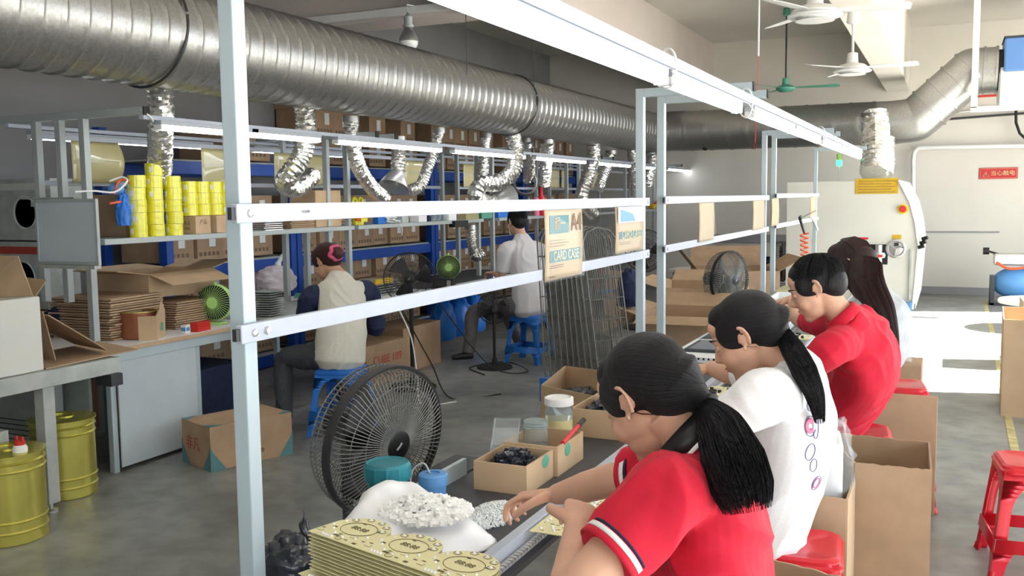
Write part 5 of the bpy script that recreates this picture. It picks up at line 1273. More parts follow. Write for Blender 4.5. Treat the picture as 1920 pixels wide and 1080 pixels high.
# cartons in the middle floor area, behind the bench
t = at(1075, 690, z=.5)
p4 = [at(1015, 722, z=.46), at(1128, 745, z=.46), at(1146, 697, z=.46), at(1060, 686, z=.46)]
tall_box([V((p.x, p.y, .46)) for p in p4], 'open brown carton with black film inside standing on the floor behind the bench', mat='card3')
cc = sum(p4, V())/4
tag(MB().grid(crumple((cc.x, cc.y, .33), .14, .2, .07, 17, .4), 30, 16).build('black_film', 'bagdark', smooth=True, weld=True), 'black film lying in the open floor carton', 'film')
for i, (x, y, sx, sy, z0, h, l) in enumerate(((-1.95, 7.6, .62, .8, 0, .36, 'big brown carton beyond the bench, lowest of the nearer stack'), (-1.95, 7.6, .60, .78, .365, .30, 'big open brown carton beyond the bench, top of the nearer stack'), (-2.1, 8.9, .8, .9, 0, .40, 'big brown carton beyond the bench, lowest of the farther stack'), (-2.1, 8.9, .75, .85, .405, .36, 'big open brown carton beyond the bench, top of the farther stack'))):
    carton('carton', l, (x, y, z0), (sx, sy, h), .04*i, i % 2, [('f', -.2, .2), ('l', .3, .2), ('b', .5, .2)] if i % 2 else None, mat='card', group='large cartons beyond the right bench')
carton('carton', 'brown carton flap rising behind the caged fan past the bench', (-2.3, 11.2, 0), (.9, .9, .75), .35, 1, [('l', .9, .35), ('b', .7, .35), ('r', .5, .3)], mat='card2')
# scale on the far cartons
p = at(1292, 512, y=11.9); r = thing('platform_scale', 'white electronic scale on a dark stand above the cartons', 'scale', (p.x, 11.9, 0))
MB().box((-.22, -.2, p.z+.02), (.22, .25, p.z+.06)).build('pan', 'cream', r, bevel=.01)
MB().box((-.17, -.17, p.z-.07), (.16, .2, p.z+.02)).build('body', 'fangreen', r, bevel=.01)
MB().box((.22, -.16, p.z-.12), (.34, .10, p.z+.03), RY(.6)).build('display_head', 'cream', r, bevel=.01)
MB().box((-.3, -.3, 0), (.3, .3, p.z-.07)).build('stand_box', 'card2', r, bevel=.005)
# stack of steel wire racks leaning
pa, pb = at(1128, 470, y=7.3), at(1150, 745, y=6.3)
g = thing('wire_rack', 'x', 'wire rack', (0,0,0), group='wire racks leaning behind the bench')
b = MB(); W_, H_ = .30, 1.12
out = [(-W_/2, 0), (W_/2, 0), (W_/2, H_-.10), (W_/2-.05, H_-.03), (0, H_), (-W_/2+.05, H_-.03), (-W_/2, H_-.10)]
b.tube([(0, x, z) for x, z in out], .006, 6, closed=True)
for k in range(1, 16): x = -W_/2+W_*k/16; b.cyl((0, x, 0), (0, x, H_-.04-.25*x*x), .0028, seg=4)
for k in range(1, 7): b.cyl((.004, -W_/2, H_*k/7.5), (.004, W_/2, H_*k/7.5), .004, seg=4)
b.build('wire_grid', 'fanwire', g, smooth=True)
base = at(1165, 745, z=.28)
for k in range(10):
    loc = (-2.62+k*.052, 6.55-k*.012, .28); lab = 'grey wire rack leaning behind the bench, %s from the left of the row' % ORD[k]
    if k == 0: g.location = loc; g['label'] = lab; g.rotation_euler = (.03, -.05, -.6)
    else: q = dup(g, loc, None, lab); q.rotation_euler = (.03+.01*math.sin(k), -.05-.012*k, -.6+.02*math.sin(k*2))
r = thing('rack_base', 'low blue and brown box carrying the leaning wire racks', 'base', (-2.40, 6.5, 0), -.1)
MB().box((-.30,-.16,0), (.36,.16,.272)).build('base_box', 'card2', r, bevel=.004); MB().box((-.31,-.17,.10), (-.22,.17,.275)).build('blue_end', 'blue', r)
# dark bag hanging between the twin posts
tag(MB().grid(crumple((-2.35, 7.35, .82), .10, .12, .20, 4, .15), 24, 20).build('hanging_bag', 'navy', smooth=True, weld=True), 'dark navy bag between the near twin white posts', 'bag')

# ---------------------------------------------------------------- near left: table, machine, drums, folded cartons
r = thing('machine_table', 'grey green steel table at the left edge with a levelling foot', 'table', (-4.25, 3.0, 0)); O = r.location.copy()
TX = -4.17
MB().box((-5.3, 1.9, .665), (TX, 3.82, .75)).build('table_top', 'greygreen', r, origin=O, bevel=.004)
for (x, y_) in ((-4.22, 3.36), (-4.75, 3.05), (-5.2, 3.5)):
    MB().box((x-.035, y_-.035, .05), (x+.035, y_+.035, .665)).build('leg', 'greygreen', r, origin=O, bevel=.004)
    MB().lathe([(.035, 0), (.035, .012), (.012, .02), (.012, .06)], (x, y_, 0), 18).build('foot', 'steel', r, origin=O, smooth=True)
MB().box((-4.72, 3.10, .42), (-4.24, 3.16, .48), RZ(.0)).box((-5.2, 3.02, .42), (-4.75, 3.08, .48)).build('crossbar', 'greygreen', r, origin=O, bevel=.003)
MB().box((TX-.09, 3.72, .60), (TX+.03, 3.80, .665)).build('end_bracket', 'dark_metal', r, origin=O)
r = thing('machine_housing', 'pale grey sheet metal machine housing with a small hinge at the left edge', 'machine', (-4.4, 3.0, .75)); O = r.location.copy()
a = at(70, 555, x=-4.22); 
MB().box((-5.2, 1.9, .752), (-4.2, a.y, a.z)).build('housing', 'cream', r, origin=O, bevel=.008)
MB().box((-4.199, 2.95, .700), (-4.196, 3.06, .735)).box((-4.199, 2.95, .755), (-4.196, 3.06, .79)).build('hinge_leaf', 'steel', r, origin=O, bevel=.001)
MB().cyl((-4.196, 2.95, .745), (-4.196, 3.06, .745), .006, seg=10).build('hinge_pin', 'steel', r, origin=O, smooth=True)
# folded cardboards leaning beside it
def board3(pts, name, label, mat='card', sol=.006, group=None):
    pts = [V(p) for p in pts]; o = MB().add(pts, [tuple(range(len(pts)))]).build(name, mat, origin=pts[0], solid=sol); return tag(o, label, 'cardboard', group)
y_ = a.y
board3([(-4.21, y_+.02, .755), (-4.20, y_+.62, .765), (-4.62, y_+.72, .775), (-4.62, y_+.10, .765)], 'folded_carton', 'flattened brown carton lying on the table end behind the housing')
board3([(-4.25, y_+.45, .785), (-4.21, y_+.05, 1.03), (-4.60, y_+.10, 1.03), (-4.62, y_+.55, .785)], 'folded_carton', 'brown cardboard panel leaning steeply on the housing side', 'card2')
board3([(-4.26, y_+.12, .78), (-4.23, y_+.035, 1.05), (-4.6, y_+.035, 1.05), (-4.62, y_+.15, .78)], 'folded_carton', 'dark cardboard panel standing against the housing side', 'card2')
board3([at(-60, 560, y=3.2), at(62, 555, y=3.25), at(34, 480, y=3.3), at(-60, 478, y=3.3)], 'cardboard_flap', 'brown cardboard flap standing on top of the housing at the left edge', 'card')
board3([at(60, 565, y=3.45), at(88, 525, y=3.5), at(48, 520, y=3.5)], 'cardboard_flap', 'small folded cardboard flap behind the housing', 'card3')
# paint drums
def drum(c, label, cap=True, rz=0, label_strip=False):
    r = thing('metal_drum', label, 'drum', c, rz, group='gold coloured drums'); R, h = .165, .43
    pr = [(R-.006, 0), (R, .006), (R, .055), (R+.006, .062), (R, .069), (R, .105), (R+.006, .112), (R, .119), (R, h-.085), (R+.006, h-.078), (R, h-.071), (R, h-.045), (R+.008, h-.038), (R, h-.031), (R, h-.012), (R+.010, h-.008), (R+.010, h), (R, h+.002)]
    MB().lathe(pr, seg=56).build('body', 'gold', r, smooth=True)
    MB().lathe([(R, h+.001), (R-.004, h-.008), (0, h-.008)], seg=56).build('lid', 'golddark', r, smooth=True)
    MB().tube([(-.02+.065*math.cos(t), .02+.05*math.sin(t), h+.004) for t in [2*PI*k/30 for k in range(30)]], .006, 6, closed=True).build('handle_ring', 'gold', r, smooth=True)
    if cap:
        MB().lathe([(.032, h-.008), (.034, h+.02), (.026, h+.035)], (.10, .0, 0), 20).build('spout', 'white', r, smooth=True)
        b = MB().lathe([(.024, h+.035), (.024, h+.055), (0, h+.057)], (.10, .0, 0), 12); b.box((.075, -.006, h+.05), (.085, .006, h+.075)).box((.115, -.006, h+.05), (.125, .006, h+.075)); b.build('red_cap', 'redpaint', r)
    if label_strip:
        vs = []; 
        for k in range(11):
            t = -2.3+.09*k; vs += [V(((R+.002)*math.cos(t), (R+.002)*math.sin(t), z)) for z in (.14, .27)]
        MB().add(vs, [(2*k, 2*k+2, 2*k+3, 2*k+1) for k in range(10)]).build('paper_label', 'paper', r)
drum((-4.08, 3.02, 0), 'gold metal drum with a red cap at the left edge')
drum((-4.42, 3.62, 0), 'gold metal drum with a white label behind the steel table leg', cap=False, label_strip=True)
# appliance boxes at the far left wall
def appbox(c, s, label, body, head, acc):
    r = thing('appliance_box', label, 'box', c, 0, group='appliance boxes by the left wall')
    a_, b_, h = s[0]/2, s[1]/2, s[2]
    MB().box((-a_,-b_,0), (a_,b_,h)).build('box_body', body, r, bevel=.004)
    MB().box((-a_,-b_-.002,h*.82), (a_,-b_,h*.93)).build('title_band', head, r)
    MB().lathe([(0, .004), (.11*h/.5, .004), (.12*h/.5, 0)], (.06, -b_, h*.45), 30, 'Y').tube([(.06+.13*h/.5*math.cos(t), -b_-.004, h*.45+.13*h/.5*math.sin(t)) for t in [2*PI*k/30 for k in range(30)]], .006, 6, closed=True).build('picture', acc, r)
    b = MB()
    for k in range(4): b.box((-a_+.03, -b_-.003, h*(.15+.15*k)), (-a_+.08, -b_, h*(.15+.15*k)+.035))
    b.build('icon', 'cardprint', r)
    return r
appbox((at(35, 400, y=4.9).x-.05, 5.05, .82), (.62, .3, .50), 'grey white appliance box by the left wall with a fan picture, lower of two', 'greygreen', 'printred', 'panel')
appbox((at(40, 400, y=4.9).x-.08, 5.1, 1.33), (.68, .3, .46), 'grey white appliance box by the left wall, upper of two', 'greygreen', 'cream', 'cream')
appbox((at(-40, 400, y=4.8).x-.2, 4.95, .82), (.35, .3, .50), 'teal appliance box cut by the left edge', 'printteal', 'cream', 'white')
carton('carton', 'low dark carton pile under the appliance boxes', (-6.15, 5.1, 0), (1.2, .5, .81), 0, mat='card2')
t = (-5.25, 4.4, .75)
tag(MB().box((-5.6, 4.2, .76), (-5.1, 4.5, .86), RY(-.4)).build('blue_folder', 'navy', bevel=.01), 'dark blue folder leaning under the whiteboard', 'folder')
r = thing('electrical_cabinet', 'dark cabinet standing under the far side of the near bench', 'cabinet', (-5.0, 3.9, 0)); MB().box((-.35,-.1,0), (.2,.05,.64)).build('cabinet_body', 'greygreen', r, bevel=.004)
b = MB()
for k in range(5): b.box((-.3, -.103, .2+k*.03), (.1, -.1, .205+k*.03))
b.build('vent', 'black', r)

# ---------------------------------------------------------------- pallet racks with cartons behind the left line
RXF, RXB = -5.95, -6.65
def rack(y0, y1, label, levels=(.12, 1.05, 1.95)):
    r = thing('pallet_rack', label, 'rack', (RXF, y0, 0), group='blue pallet racks'); O = r.location.copy()
    for yy in (y0, y1):
        for xx in (RXF, RXB): MB().box((xx-.045, yy-.04, 0), (xx+.045, yy+.04, 2.25)).build('upright', 'rackblue', r, origin=O, bevel=.004)
    for z in levels:
        for xx in (RXF, RXB): MB().box((xx-.025, y0+.04, z-.11), (xx+.025, y1-.04, z)).build('beam', 'rackblue', r, origin=O, bevel=.003)
        MB().box((RXB, y0+.04, z), (RXF, y1-.04, z+.015)).build('deck', 'greygreen', r, origin=O)
    return r
ry = [at(300, 400, x=RXF).y, at(548, 400, x=RXF).y, at(810, 420, x=RXF).y, at(950, 420, x=RXF).y+.6, 15.6]
for i in range(4): rack(ry[i]+.05, ry[i+1]-.05, 'blue steel pallet rack with cartons, %s from the near end' % ['first', 'second', 'third', 'fourth'][i])
rnd = random.Random(4)
c0 = thing('stock_carton', 'x', 'carton', (0,0,0), group='stock cartons on the pallet racks'); S = (.42, .36, .30)
MB().box((-.30,-.17,0), (.21,.17,.285)).build('box_body', 'card2', c0, bevel=.004)
MB().box((.211,-.02,.12), (.213,.06,.24)).build('white_label', 'paper', c0)
b = MB()
for k in range(5): b.box((.211, -.15+k*.055, .04), (.212, -.115+k*.055, .075))
b.build('print_marks', 'cardprint', c0)
c0.location = (RXF-.25, ry[0]+.3, .14); c0['label'] = 'brown stock carton, bottom deck of the first blue rack, bottom row, first from the left'; nth = 0
lv = [(.14, 'bottom deck', 3), (1.07, 'middle deck', 2), (1.97, 'top deck', 2)]
for bi in range(4):
    for z, nm, nh in lv:
        if bi == 2 and nm == 'middle deck': nh = 2
        y = ry[bi]+.28; top_ = nh if nm != 'top deck' else 3
        ci = -1
        while y < ry[bi+1]-.22:
            ci += 1
            cnt = top_ if nm != 'top deck' else rnd.choice((0, 2, 3, 3) if bi != 1 else (0, 0, 3, 2))
            if nm == 'top deck' and bi == 0: cnt = rnd.choice((0, 0, 1))
            for k in range(cnt):
                nth += 1
                if nth == 1: continue
                if k*.29+z > 2.95: continue
                dup(c0, (RXF-.25+rnd.uniform(-.03, .03), y+rnd.uniform(-.005, .005), z+.015+k*.288), 0, 'brown stock carton, %s of the %s blue rack, %s row, %s from the left' % (nm, ORD[bi], ['bottom', 'second', 'third'][k], ORD[ci]), scale=(1, rnd.choice((1, .98)), 1))
            y += .35
for i, (px0, px1, py0, py1, l) in enumerate(((700, 1062, 225, 262, 0),)): pass
r = thing('dark_panel', 'x', 'panel', (0,0,0)) if False else None

for pts, mt, l in (([(-3.95, 6.4, .74), (-3.85, 6.42, .5), (-3.78, 6.38, .2), (-3.7, 6.3, .01), (-3.5, 6.5, .006)], 'white', 'thin white cord dropping behind the woman at the left bench'),
                   ([(-4.3, 7.6, .70), (-3.7, 7.5, .12), (-3.5, 7.9, .006), (-3.9, 8.3, .006), (-4.1, 7.9, .008), (-3.8, 7.6, .008)], 'blackmatte', 'black cable trailing on the floor by the small pedestal fan'),
                   ([(-4.25, 6.9, .70), (-3.9, 6.8, .25), (-3.6, 6.6, .006), (-3.3, 6.9, .006)], 'blackmatte', 'black cable hanging from the left bench beside the black fan')):
    tag(MB().tube(spline(pts, 8), .006, 6).build('cable', mt, smooth=True), l, 'cable')
# ---------------------------------------------------------------- people
def basis(fd, up):
    y = V(fd).normalized(); z = V(up); z = (z-z.dot(y)*y).normalized(); x = y.cross(z)
    return Matrix((x, y, z)).transposed()       # local (x right, y forward, z up) -> world
def head_mb(b, c, R_, s=1.0, neck=None, nr=.052):
    L = lambda x, y, z: V(c) + R_ @ (V((x, y, z))*s)
    def e(p, r, rot=None): b.ell(L(*p), tuple(q*s for q in r), 24, 16, rot=(R_ @ rot if rot is not None else R_))
    e((0, -.018, .030), (.074, .096, .086)); e((0, .030, -.015), (.066, .066, .078)); e((0, .038, -.062), (.050, .052, .046))
    e((0, .068, -.092), (.026, .024, .020)); e((.034, .056, -.030), (.032, .032, .034)); e((-.034, .056, -.030), (.032, .032, .034))
    e((0, .072, .030), (.050, .022, .018)); e((0, .058, .060), (.056, .030, .034))
    b.tube([L(0, .084, .020), L(0, .096, .0), L(0, .108, -.022), L(0, .094, -.030)], [.008*s, .010*s, .013*s, .010*s], 10)
    e((.011, .094, -.024), (.009, .010, .008)); e((-.011, .094, -.024), (.009, .010, .008))
    e((0, .090, -.052), (.020, .010, .006)); e((0, .088, -.062), (.018, .010, .007))
    for sx in (-1, 1):
        q = [L(sx*(.076+.010*t_), -.004-.018*math.sin(a)-.006, .004+.032*math.cos(a)) for a, t_ in [(-.3+3.0*i/10, .5+.5*math.sin(i/10*PI)) for i in range(11)]]
        b.tube(q, [.0045*s]*11, 8)
        e((sx*.075, -.010, .002), (.006, .017, .026)); e((sx*.078, .000, -.026), (.005, .007, .010))
        e((sx*.075, .006, -.002), (.004, .005, .008))
    if neck is not None:
        n0 = L(0, -.020, -.035); b.tube(spline([n0, n0.lerp(V(neck), .5), V(neck)], 4), lerpl([nr*s, nr*.96*s, nr*1.15*s], 4), 20)
    return L
def hand_mb(b, wr, d, palm_n, side, curl=.6, s=1.0, pinch=True):
    """wr wrist, d direction of the fingers, palm_n direction the palm faces, side = direction from palm centre to the thumb"""
    d = V(d).normalized(); n = V(palm_n); n = (n-n.dot(d)*d).normalized(); t = V(side); t = (t-t.dot(d)*d-t.dot(n)*n).normalized()
    wr = V(wr)
    b.tube([wr-d*.01, wr+d*.03*s, wr+d*.065*s, wr+d*.088*s], None, 16, side=t, ab=[(.026*s, .019*s), (.034*s, .017*s), (.040*s, .015*s), (.038*s, .012*s)])
    for i, (off, ln, rr) in enumerate(((.031, .074, .0085), (.010, .082, .0088), (-.011, .076, .0085), (-.031, .060, .0075))):
        p = wr + d*(.082-.004*abs(i-1))*s + t*off*s; a = 0; pts = [p-d*.02*s, p]; c_ = curl*(1+.16*i) if i else curl*.95
        dd = d.copy()
        for seg_, f in ((.46, .7), (.30, 1.15), (.24, .8)):
            a += c_*f; dd = (d*math.cos(a)+n*math.sin(a)).normalized(); p = p + dd*ln*seg_*s; pts.append(p.copy())
        b.tube(spline(pts, 3), lerpl([rr*s*1.05, rr*s*1.05, rr*s, rr*s*.92, rr*s*.80], 3), 10); b.ell(p, rr*s*.80, 10, 8)
    p0 = wr + d*.018*s + t*.024*s; p1 = p0 + (d*.6+t*.75+n*.25).normalized()*.040*s; p2 = p1 + (d*.9+t*.25+n*.45).normalized()*.032*s; p3 = p2 + (d*.85-t*.05+n*.6).normalized()*.026*s
    b.tube(spline([p0, p1, p2, p3], 3), lerpl([.015*s, .012*s, .0105*s, .0085*s], 3), 10); b.ell(p3, .0085*s, 10, 8)
def remesh(b, name, mat, parent, origin, vox=.005, sm=6, fold=None, shrink=0):
    me = bpy.data.meshes.new(name); O_ = V(origin); me.from_pydata([p-O_ for p in b.v], [], b.f); me.update()
    o = bpy.data.objects.new(name, me); COL.objects.link(o); me.materials.append(M[mat])
    md = o.modifiers.new('r', 'REMESH'); md.mode = 'VOXEL'; md.voxel_size = vox; md.use_smooth_shade = True
    if sm: md = o.modifiers.new('s', 'SMOOTH'); md.factor = .5; md.iterations = sm
    bake(o); me = o.data
    if not len(me.materials): me.materials.append(M[mat])
    n = len(me.vertices); co_ = np.empty(n*3); me.vertices.foreach_get('co', co_); no = np.empty(n*3)
    me.vertices.foreach_get('normal', no); co_ = co_.reshape(-1, 3); no = no.reshape(-1, 3)
    if fold:
        d = np.array([fold(V(c)+O_) for c in co_]); co_ += no*d[:, None]; me.vertices.foreach_set('co', co_.ravel()); me.update()
    me.polygons.foreach_set('use_smooth', [True]*len(me.polygons))
    o.parent = parent; return o
def folds(amp=.006, sc=(5, 5, 3.4), seed=0, sharp=1.2):
    def f(p):
        q = V((p.x*sc[0]+seed, p.y*sc[1], p.z*sc[2])); wv = noise.noise(q*.7)
        r = 1-abs(noise.noise(V((q.x+wv*1.6, q.y-wv, q.z*1.8+wv*2))))*2.2
        return amp*(max(0, r)**sharp) - amp*.3
    return f
def loft(b, pts, ab, side, n=4, seg=24, dome=True):
    S = spline(pts, n); A = lerpl(ab, n)
    if dome:
        t0 = (S[0]-S[1]).normalized(); t1 = (S[-1]-S[-2]).normalized()
        S = [S[0]+t0*min(A[0])*.35] + S + [S[-1]+t1*min(A[-1])*.35]; A = [tuple(q*.75 for q in A[0])] + A + [tuple(q*.75 for q in A[-1])]
    b.tube(S, None, seg, side=side, ab=A)
def strands(name, mat, parent, origin, paths, r=.0011, jitter=.004, seed=0, seg=3):
    b = MB(); rnd = random.Random(seed)
    for P_ in paths:
        n = len(P_); k = [r*(1-.75*(i/(n-1))**3) for i in range(n)]
        b.tube(P_, k, seg, caps=False)
    return b.build(name, mat, parent, smooth=True, origin=origin, ang=None)
def slerp(a, b_, t):
    w_ = math.acos(max(-1, min(1, a.dot(b_)))); 
    if w_ < 1e-4: return a.copy()
    return (a*math.sin((1-t)*w_)+b_*math.sin(t*w_))/math.sin(w_)
def hair_shell(b, L, R_, s, kind='tied'):
    e = lambda p, r: b.ell(L(*p), tuple(q*s for q in r), 28, 18, rot=R_)
    e((0, -.024, .040), (.083, .100, .089))
    e((0, -.062, .010), (.074, .066, .078))
    e((0, .028, .076), (.062, .048, .046))
    for sx in (-1, 1): e((sx*.056, .012, .030), (.024, .052, .052))
HC = V((0, -.020, .030))
def scalp_pt(L, dirv, rr=1.0):
    """point on the hair surface in head coordinates along dirv"""
    d = dirv.normalized(); k = 1/math.sqrt((d.x/.0845)**2+(d.y/.104)**2+(d.z/.092)**2)
    # lower back bulge
    p = V((0, -.024, .040)) + d*k*rr
    return L(p.x, p.y, p.z)
def face_bits(parent, L, R_, s, O_):
    b = MB()
    for sx in (-1, 1):
        b.tube([L(sx*x, y, z) for x, y, z in ((.014, .094, .034), (.028, .093, .040), (.044, .080, .036), (.052, .066, .030))], [.0015*s, .0024*s, .002*s, .001*s], 6)
    b.build('eyebrow', 'hair', parent, smooth=True, origin=O_)
    b = MB()
    for sx in (-1, 1):
        b.tube([L(sx*x, y, z) for x, y, z in ((.020, .0865, .004), (.030, .0875, .001), (.042, .077, .004))], [.0006*s, .001*s, .0006*s], 6)
    b.build('eyelash', 'hair', parent, smooth=True, origin=O_)
    b = MB()
    for sx in (-1, 1): b.ell(L(sx*.031, .0785, .010), tuple(q*s for q in (.014, .010, .010)), 16, 10, rot=R_)
    b.build('eyelid', 'skin', parent, smooth=True, origin=O_)
    b = MB(); b.ell(L(0, .0965, -.052), tuple(q*s for q in (.018, .005, .004)), 14, 8, rot=R_); b.ell(L(0, .0945, -.060), tuple(q*s for q in (.016, .006, .005)), 14, 8, rot=R_)
    b.build('lips', 'lips', parent, smooth=True, origin=O_)

def person(label, P, head_fd, head_up, hs=1.0, vox=.005, shirt='tee', pants='trousers', seed=1, hair='tied', hairmat='hair', collar=None, stripe=None, fold=.005, hands=None, tie=None, tail=None, sw=.20, legs=True, sleeve2=None, shoe='black', nstr=500, tail_r=None, face=True, belly=1.0, sleeve_t=.62, body_fill=1.0):
    """P: dict of measured joints head c7 pel shL shR elL elR wrL wrR knL knR anL anR"""
    P = {k: V(v) for k, v in P.items()}
    base = V((P['pel'].x, P['pel'].y, 0)); r = thing('person', label, 'person', base)
    R_ = basis(head_fd, head_up); b = MB()
    L = head_mb(b, P['head'], R_, hs, neck=P['c7'])
    sh = (P['shR']-P['shL']); side = sh.normalized(); c7 = P['c7']; pel = P['pel']; mid = c7.lerp(pel, .5)+P.get('bow', V((0,0,0)))
    # torso inside the clothing
    chest = c7.lerp(mid, .45)
    tors = lambda k: [(.075*k, .055*k), (.155*k*sw/.2, .085*k), (.150*k*sw/.2, .100*k*belly), (.150*k*sw/.2, .100*k*belly), (.165*k*sw/.2, .115*k*belly)]
    tpts = [c7+(c7-mid).normalized()*.0, c7.lerp(mid, .32), c7.lerp(mid, .62), mid.lerp(pel, .25), pel]
    loft(b, tpts, [(a*.88, c_*.86) for a, c_ in tors(1)], side)
    for q in ('L', 'R'):
        s_, e_, w_ = P['sh'+q], P['el'+q], P['wr'+q]
        b.tube(spline([c7.lerp(s_, .5)+(mid-c7).normalized()*.03, s_, s_.lerp(e_, .5), e_, e_.lerp(w_, .45), w_], 4), lerpl([.05, .052, .046, .039, .036, .024], 4), 18)
        b.ell(e_, .038, 14, 10)
        h = (hands or {}).get(q)
        if h: hand_mb(b, w_, *h[:3], **(h[3] if len(h) > 3 else {}))
        if legs:
            hp = pel + side*(-.09 if q == 'L' else .09); b.tube(spline([hp, P['kn'+q], P['an'+q]], 6), lerpl([.075, .052, .035], 6), 14)
    remesh(b, 'body', 'skin', r, base, vox, 4)
    # shirt
    b = MB(); f_ = body_fill
    tp = [c7+(c7-mid).normalized()*.024] + tpts[1:4] + [pel+(pel-mid).normalized()*.055]
    loft(b, tp, [(.085, .060), (.165*sw/.2*f_, .100), (.172*sw/.2*f_, .122*belly), (.176*sw/.2*f_, .128*belly), (.188*sw/.2*f_, .140*belly)], side, seg=32)
    for q in ('L', 'R'):
        s_, e_, w_ = P['sh'+q], P['el'+q], P['wr'+q]; en = s_.lerp(e_, sleeve_t)
        loft(b, [c7.lerp(s_, .35)+(mid-c7).normalized()*.05, s_, s_.lerp(e_, sleeve_t*.5), en], [(.072, .072), (.078, .074), (.074, .068), (.072, .062)], side, dome=False)
    remesh(b, 'shirt', shirt, r, base, vox, 5, folds(fold, seed=seed))
    if sleeve2:
        for q in ('L', 'R'):
            s_, e_, w_ = P['sh'+q], P['el'+q], P['wr'+q]; b = MB()
            loft(b, [c7.lerp(s_, .62)+(mid-c7).normalized()*.04, s_, s_.lerp(e_, .6), e_, e_.lerp(w_, .55)], [(.080, .082), (.088, .086), (.078, .074), (.066, .062), (.052, .050)], side)
            remesh(b, 'sleeve', sleeve2, r, base, vox, 5, folds(fold*.8, seed=seed+3))
    if stripe:
        for q in ('L', 'R'):
            s_, e_ = P['sh'+q], P['el'+q]; t = (e_-s_).normalized(); L_ = (e_-s_).length
            for nm, off, wd_, mt, k in (('cuff_band', -.012, .014, shirt, 1.035), ('cuff_stripe', -.024, .010, 'white', 1.045), ('cuff_line', -.034, .004, 'navy', 1.045)):
                c_ = s_ + t*(L_*sleeve_t+off+.010); bb = MB(); bb.tube([c_-t*wd_*.5, c_+t*wd_*.5], None, 36, caps=False, side=side, ab=[(.072*k, .062*k)]*2)
                bb.build(nm, mt, r, smooth=True, origin=base, solid=.003)
    if collar:
        nd = (P['head']-c7).normalized(); c_ = c7+nd*.026
        bb = MB(); ab0 = [(.086, .080), (.078, .074), (.070, .068)]
        bb.tube([c_-nd*.012, c_+nd*.014, c_+nd*.034], None, 36, caps=False, side=side, ab=ab0); bb.build('collar', collar, r, smooth=True, origin=base, solid=.004)
        if stripe: bb = MB().tube([c_-nd*.018, c_-nd*.010], None, 36, caps=False, side=side, ab=[(.092, .086), (.089, .083)]); bb.build('collar_stripe', 'white', r, smooth=True, origin=base, solid=.003)
    if legs:
        b = MB(); loft(b, [pel+(mid-pel).normalized()*.02, pel-V((0,0,.02))], [(.145*sw/.2, .10), (.165*sw/.2, .125)], side)
        for q in ('L', 'R'):
            hp = pel + side*(-.085 if q == 'L' else .085); kn, an = P['kn'+q], P['an'+q]
            b.tube(spline([hp, hp.lerp(kn, .5), kn, kn.lerp(an, .5), an], 4), lerpl([.098, .088, .070, .062, .055], 4), 20); b.ell(kn, .068, 16, 10)
        remesh(b, 'trousers', pants, r, base, max(vox, .007), 4, folds(fold, seed=seed+9))
        for q in ('L', 'R'):
            an = P['an'+q]; fd = (P['kn'+q]-pel); fd.z = 0; fd = fd.normalized(); bb = MB()
            loft(bb, [an-fd*.04+V((0,0,-.02)), an+fd*.04+V((0,0,-.03)), an+fd*.15+V((0,0,-.045))], [(.038, .042), (.042, .036), (.034, .024)], fd.cross(V((0,0,1))))
            remesh(bb, 'shoe', shoe, r, base, .007, 3)
    if face: face_bits(r, L, R_, hs, base)
    # hair
    rnd = random.Random(seed*13); b = MB(); paths = []
    ax = (T_-P['head']) if (T_ := (V(tie) if tie is not None else None)) is not None else (R_ @ V((0, -.45, .9)) if hair == 'short' else R_ @ V((0, .1, 1)))
    hairmat = combed('hair_of_'+str(seed), hairmat, P['head']-base+R_ @ V((0, -.024, .04)), ax)
    if hair in ('tied', 'bun'):
        hair_shell(b, L, R_, hs)
        T = V(tie); loft(b, [L(0, -.085, .005), L(0, -.085, .005).lerp(T, .6), T], [(.062*hs, .062*hs), (.036*hs, .036*hs), (.022, .022)], R_ @ V((1,0,0)), seg=20)
        sh_ = remesh(b, 'hair', hairmat, r, base, vox*.8, 5)
        td = (R_.transposed() @ (T-P['head']))/hs - V((0, -.024, .040)); td.normalize()
        for i in range(nstr//5):
            a = rnd.uniform(-PI, PI); rad = rnd.uniform(.75, 1)
            # hairline directions: front, sides and nape
            if math.cos(a) < .6: continue
            hl = V((math.sin(a), .62*math.cos(a)*1.2+(.25 if math.cos(a) > 0 else -.1), (.52 if math.cos(a) > .2 else (-.05 if math.cos(a) > -.5 else -.62)))).normalized()
            if math.cos(a) > -.1 and abs(hl.x) > .75: hl.z += .15; hl.normalize()
            pth = []
            for k in range(11):
                t = rad*0+k/10; d = slerp(hl, td, t*.93); q = scalp_pt(L, d, (.995+.012*math.sin(t*PI))); pth.append(q)
            pth.append(T + V((rnd.uniform(-1,1), rnd.uniform(-1,1), rnd.uniform(-1,1)))*.012); paths.append(pth)
        strands('hair_strands', hairmat, r, base, paths, .0007*hs, seed=seed)
        bb = MB(); bb.tube([T-(T-L(0,-.08,.0)).normalized()*.014, T, T+(V(tail[1])-T).normalized()*.012] if tail else [T-V((0,0,.01)), T+V((0,0,.01))], [.026, .033, .026], 18); bb.build('hair_tie', 'blackmatte', r, smooth=True, origin=base)
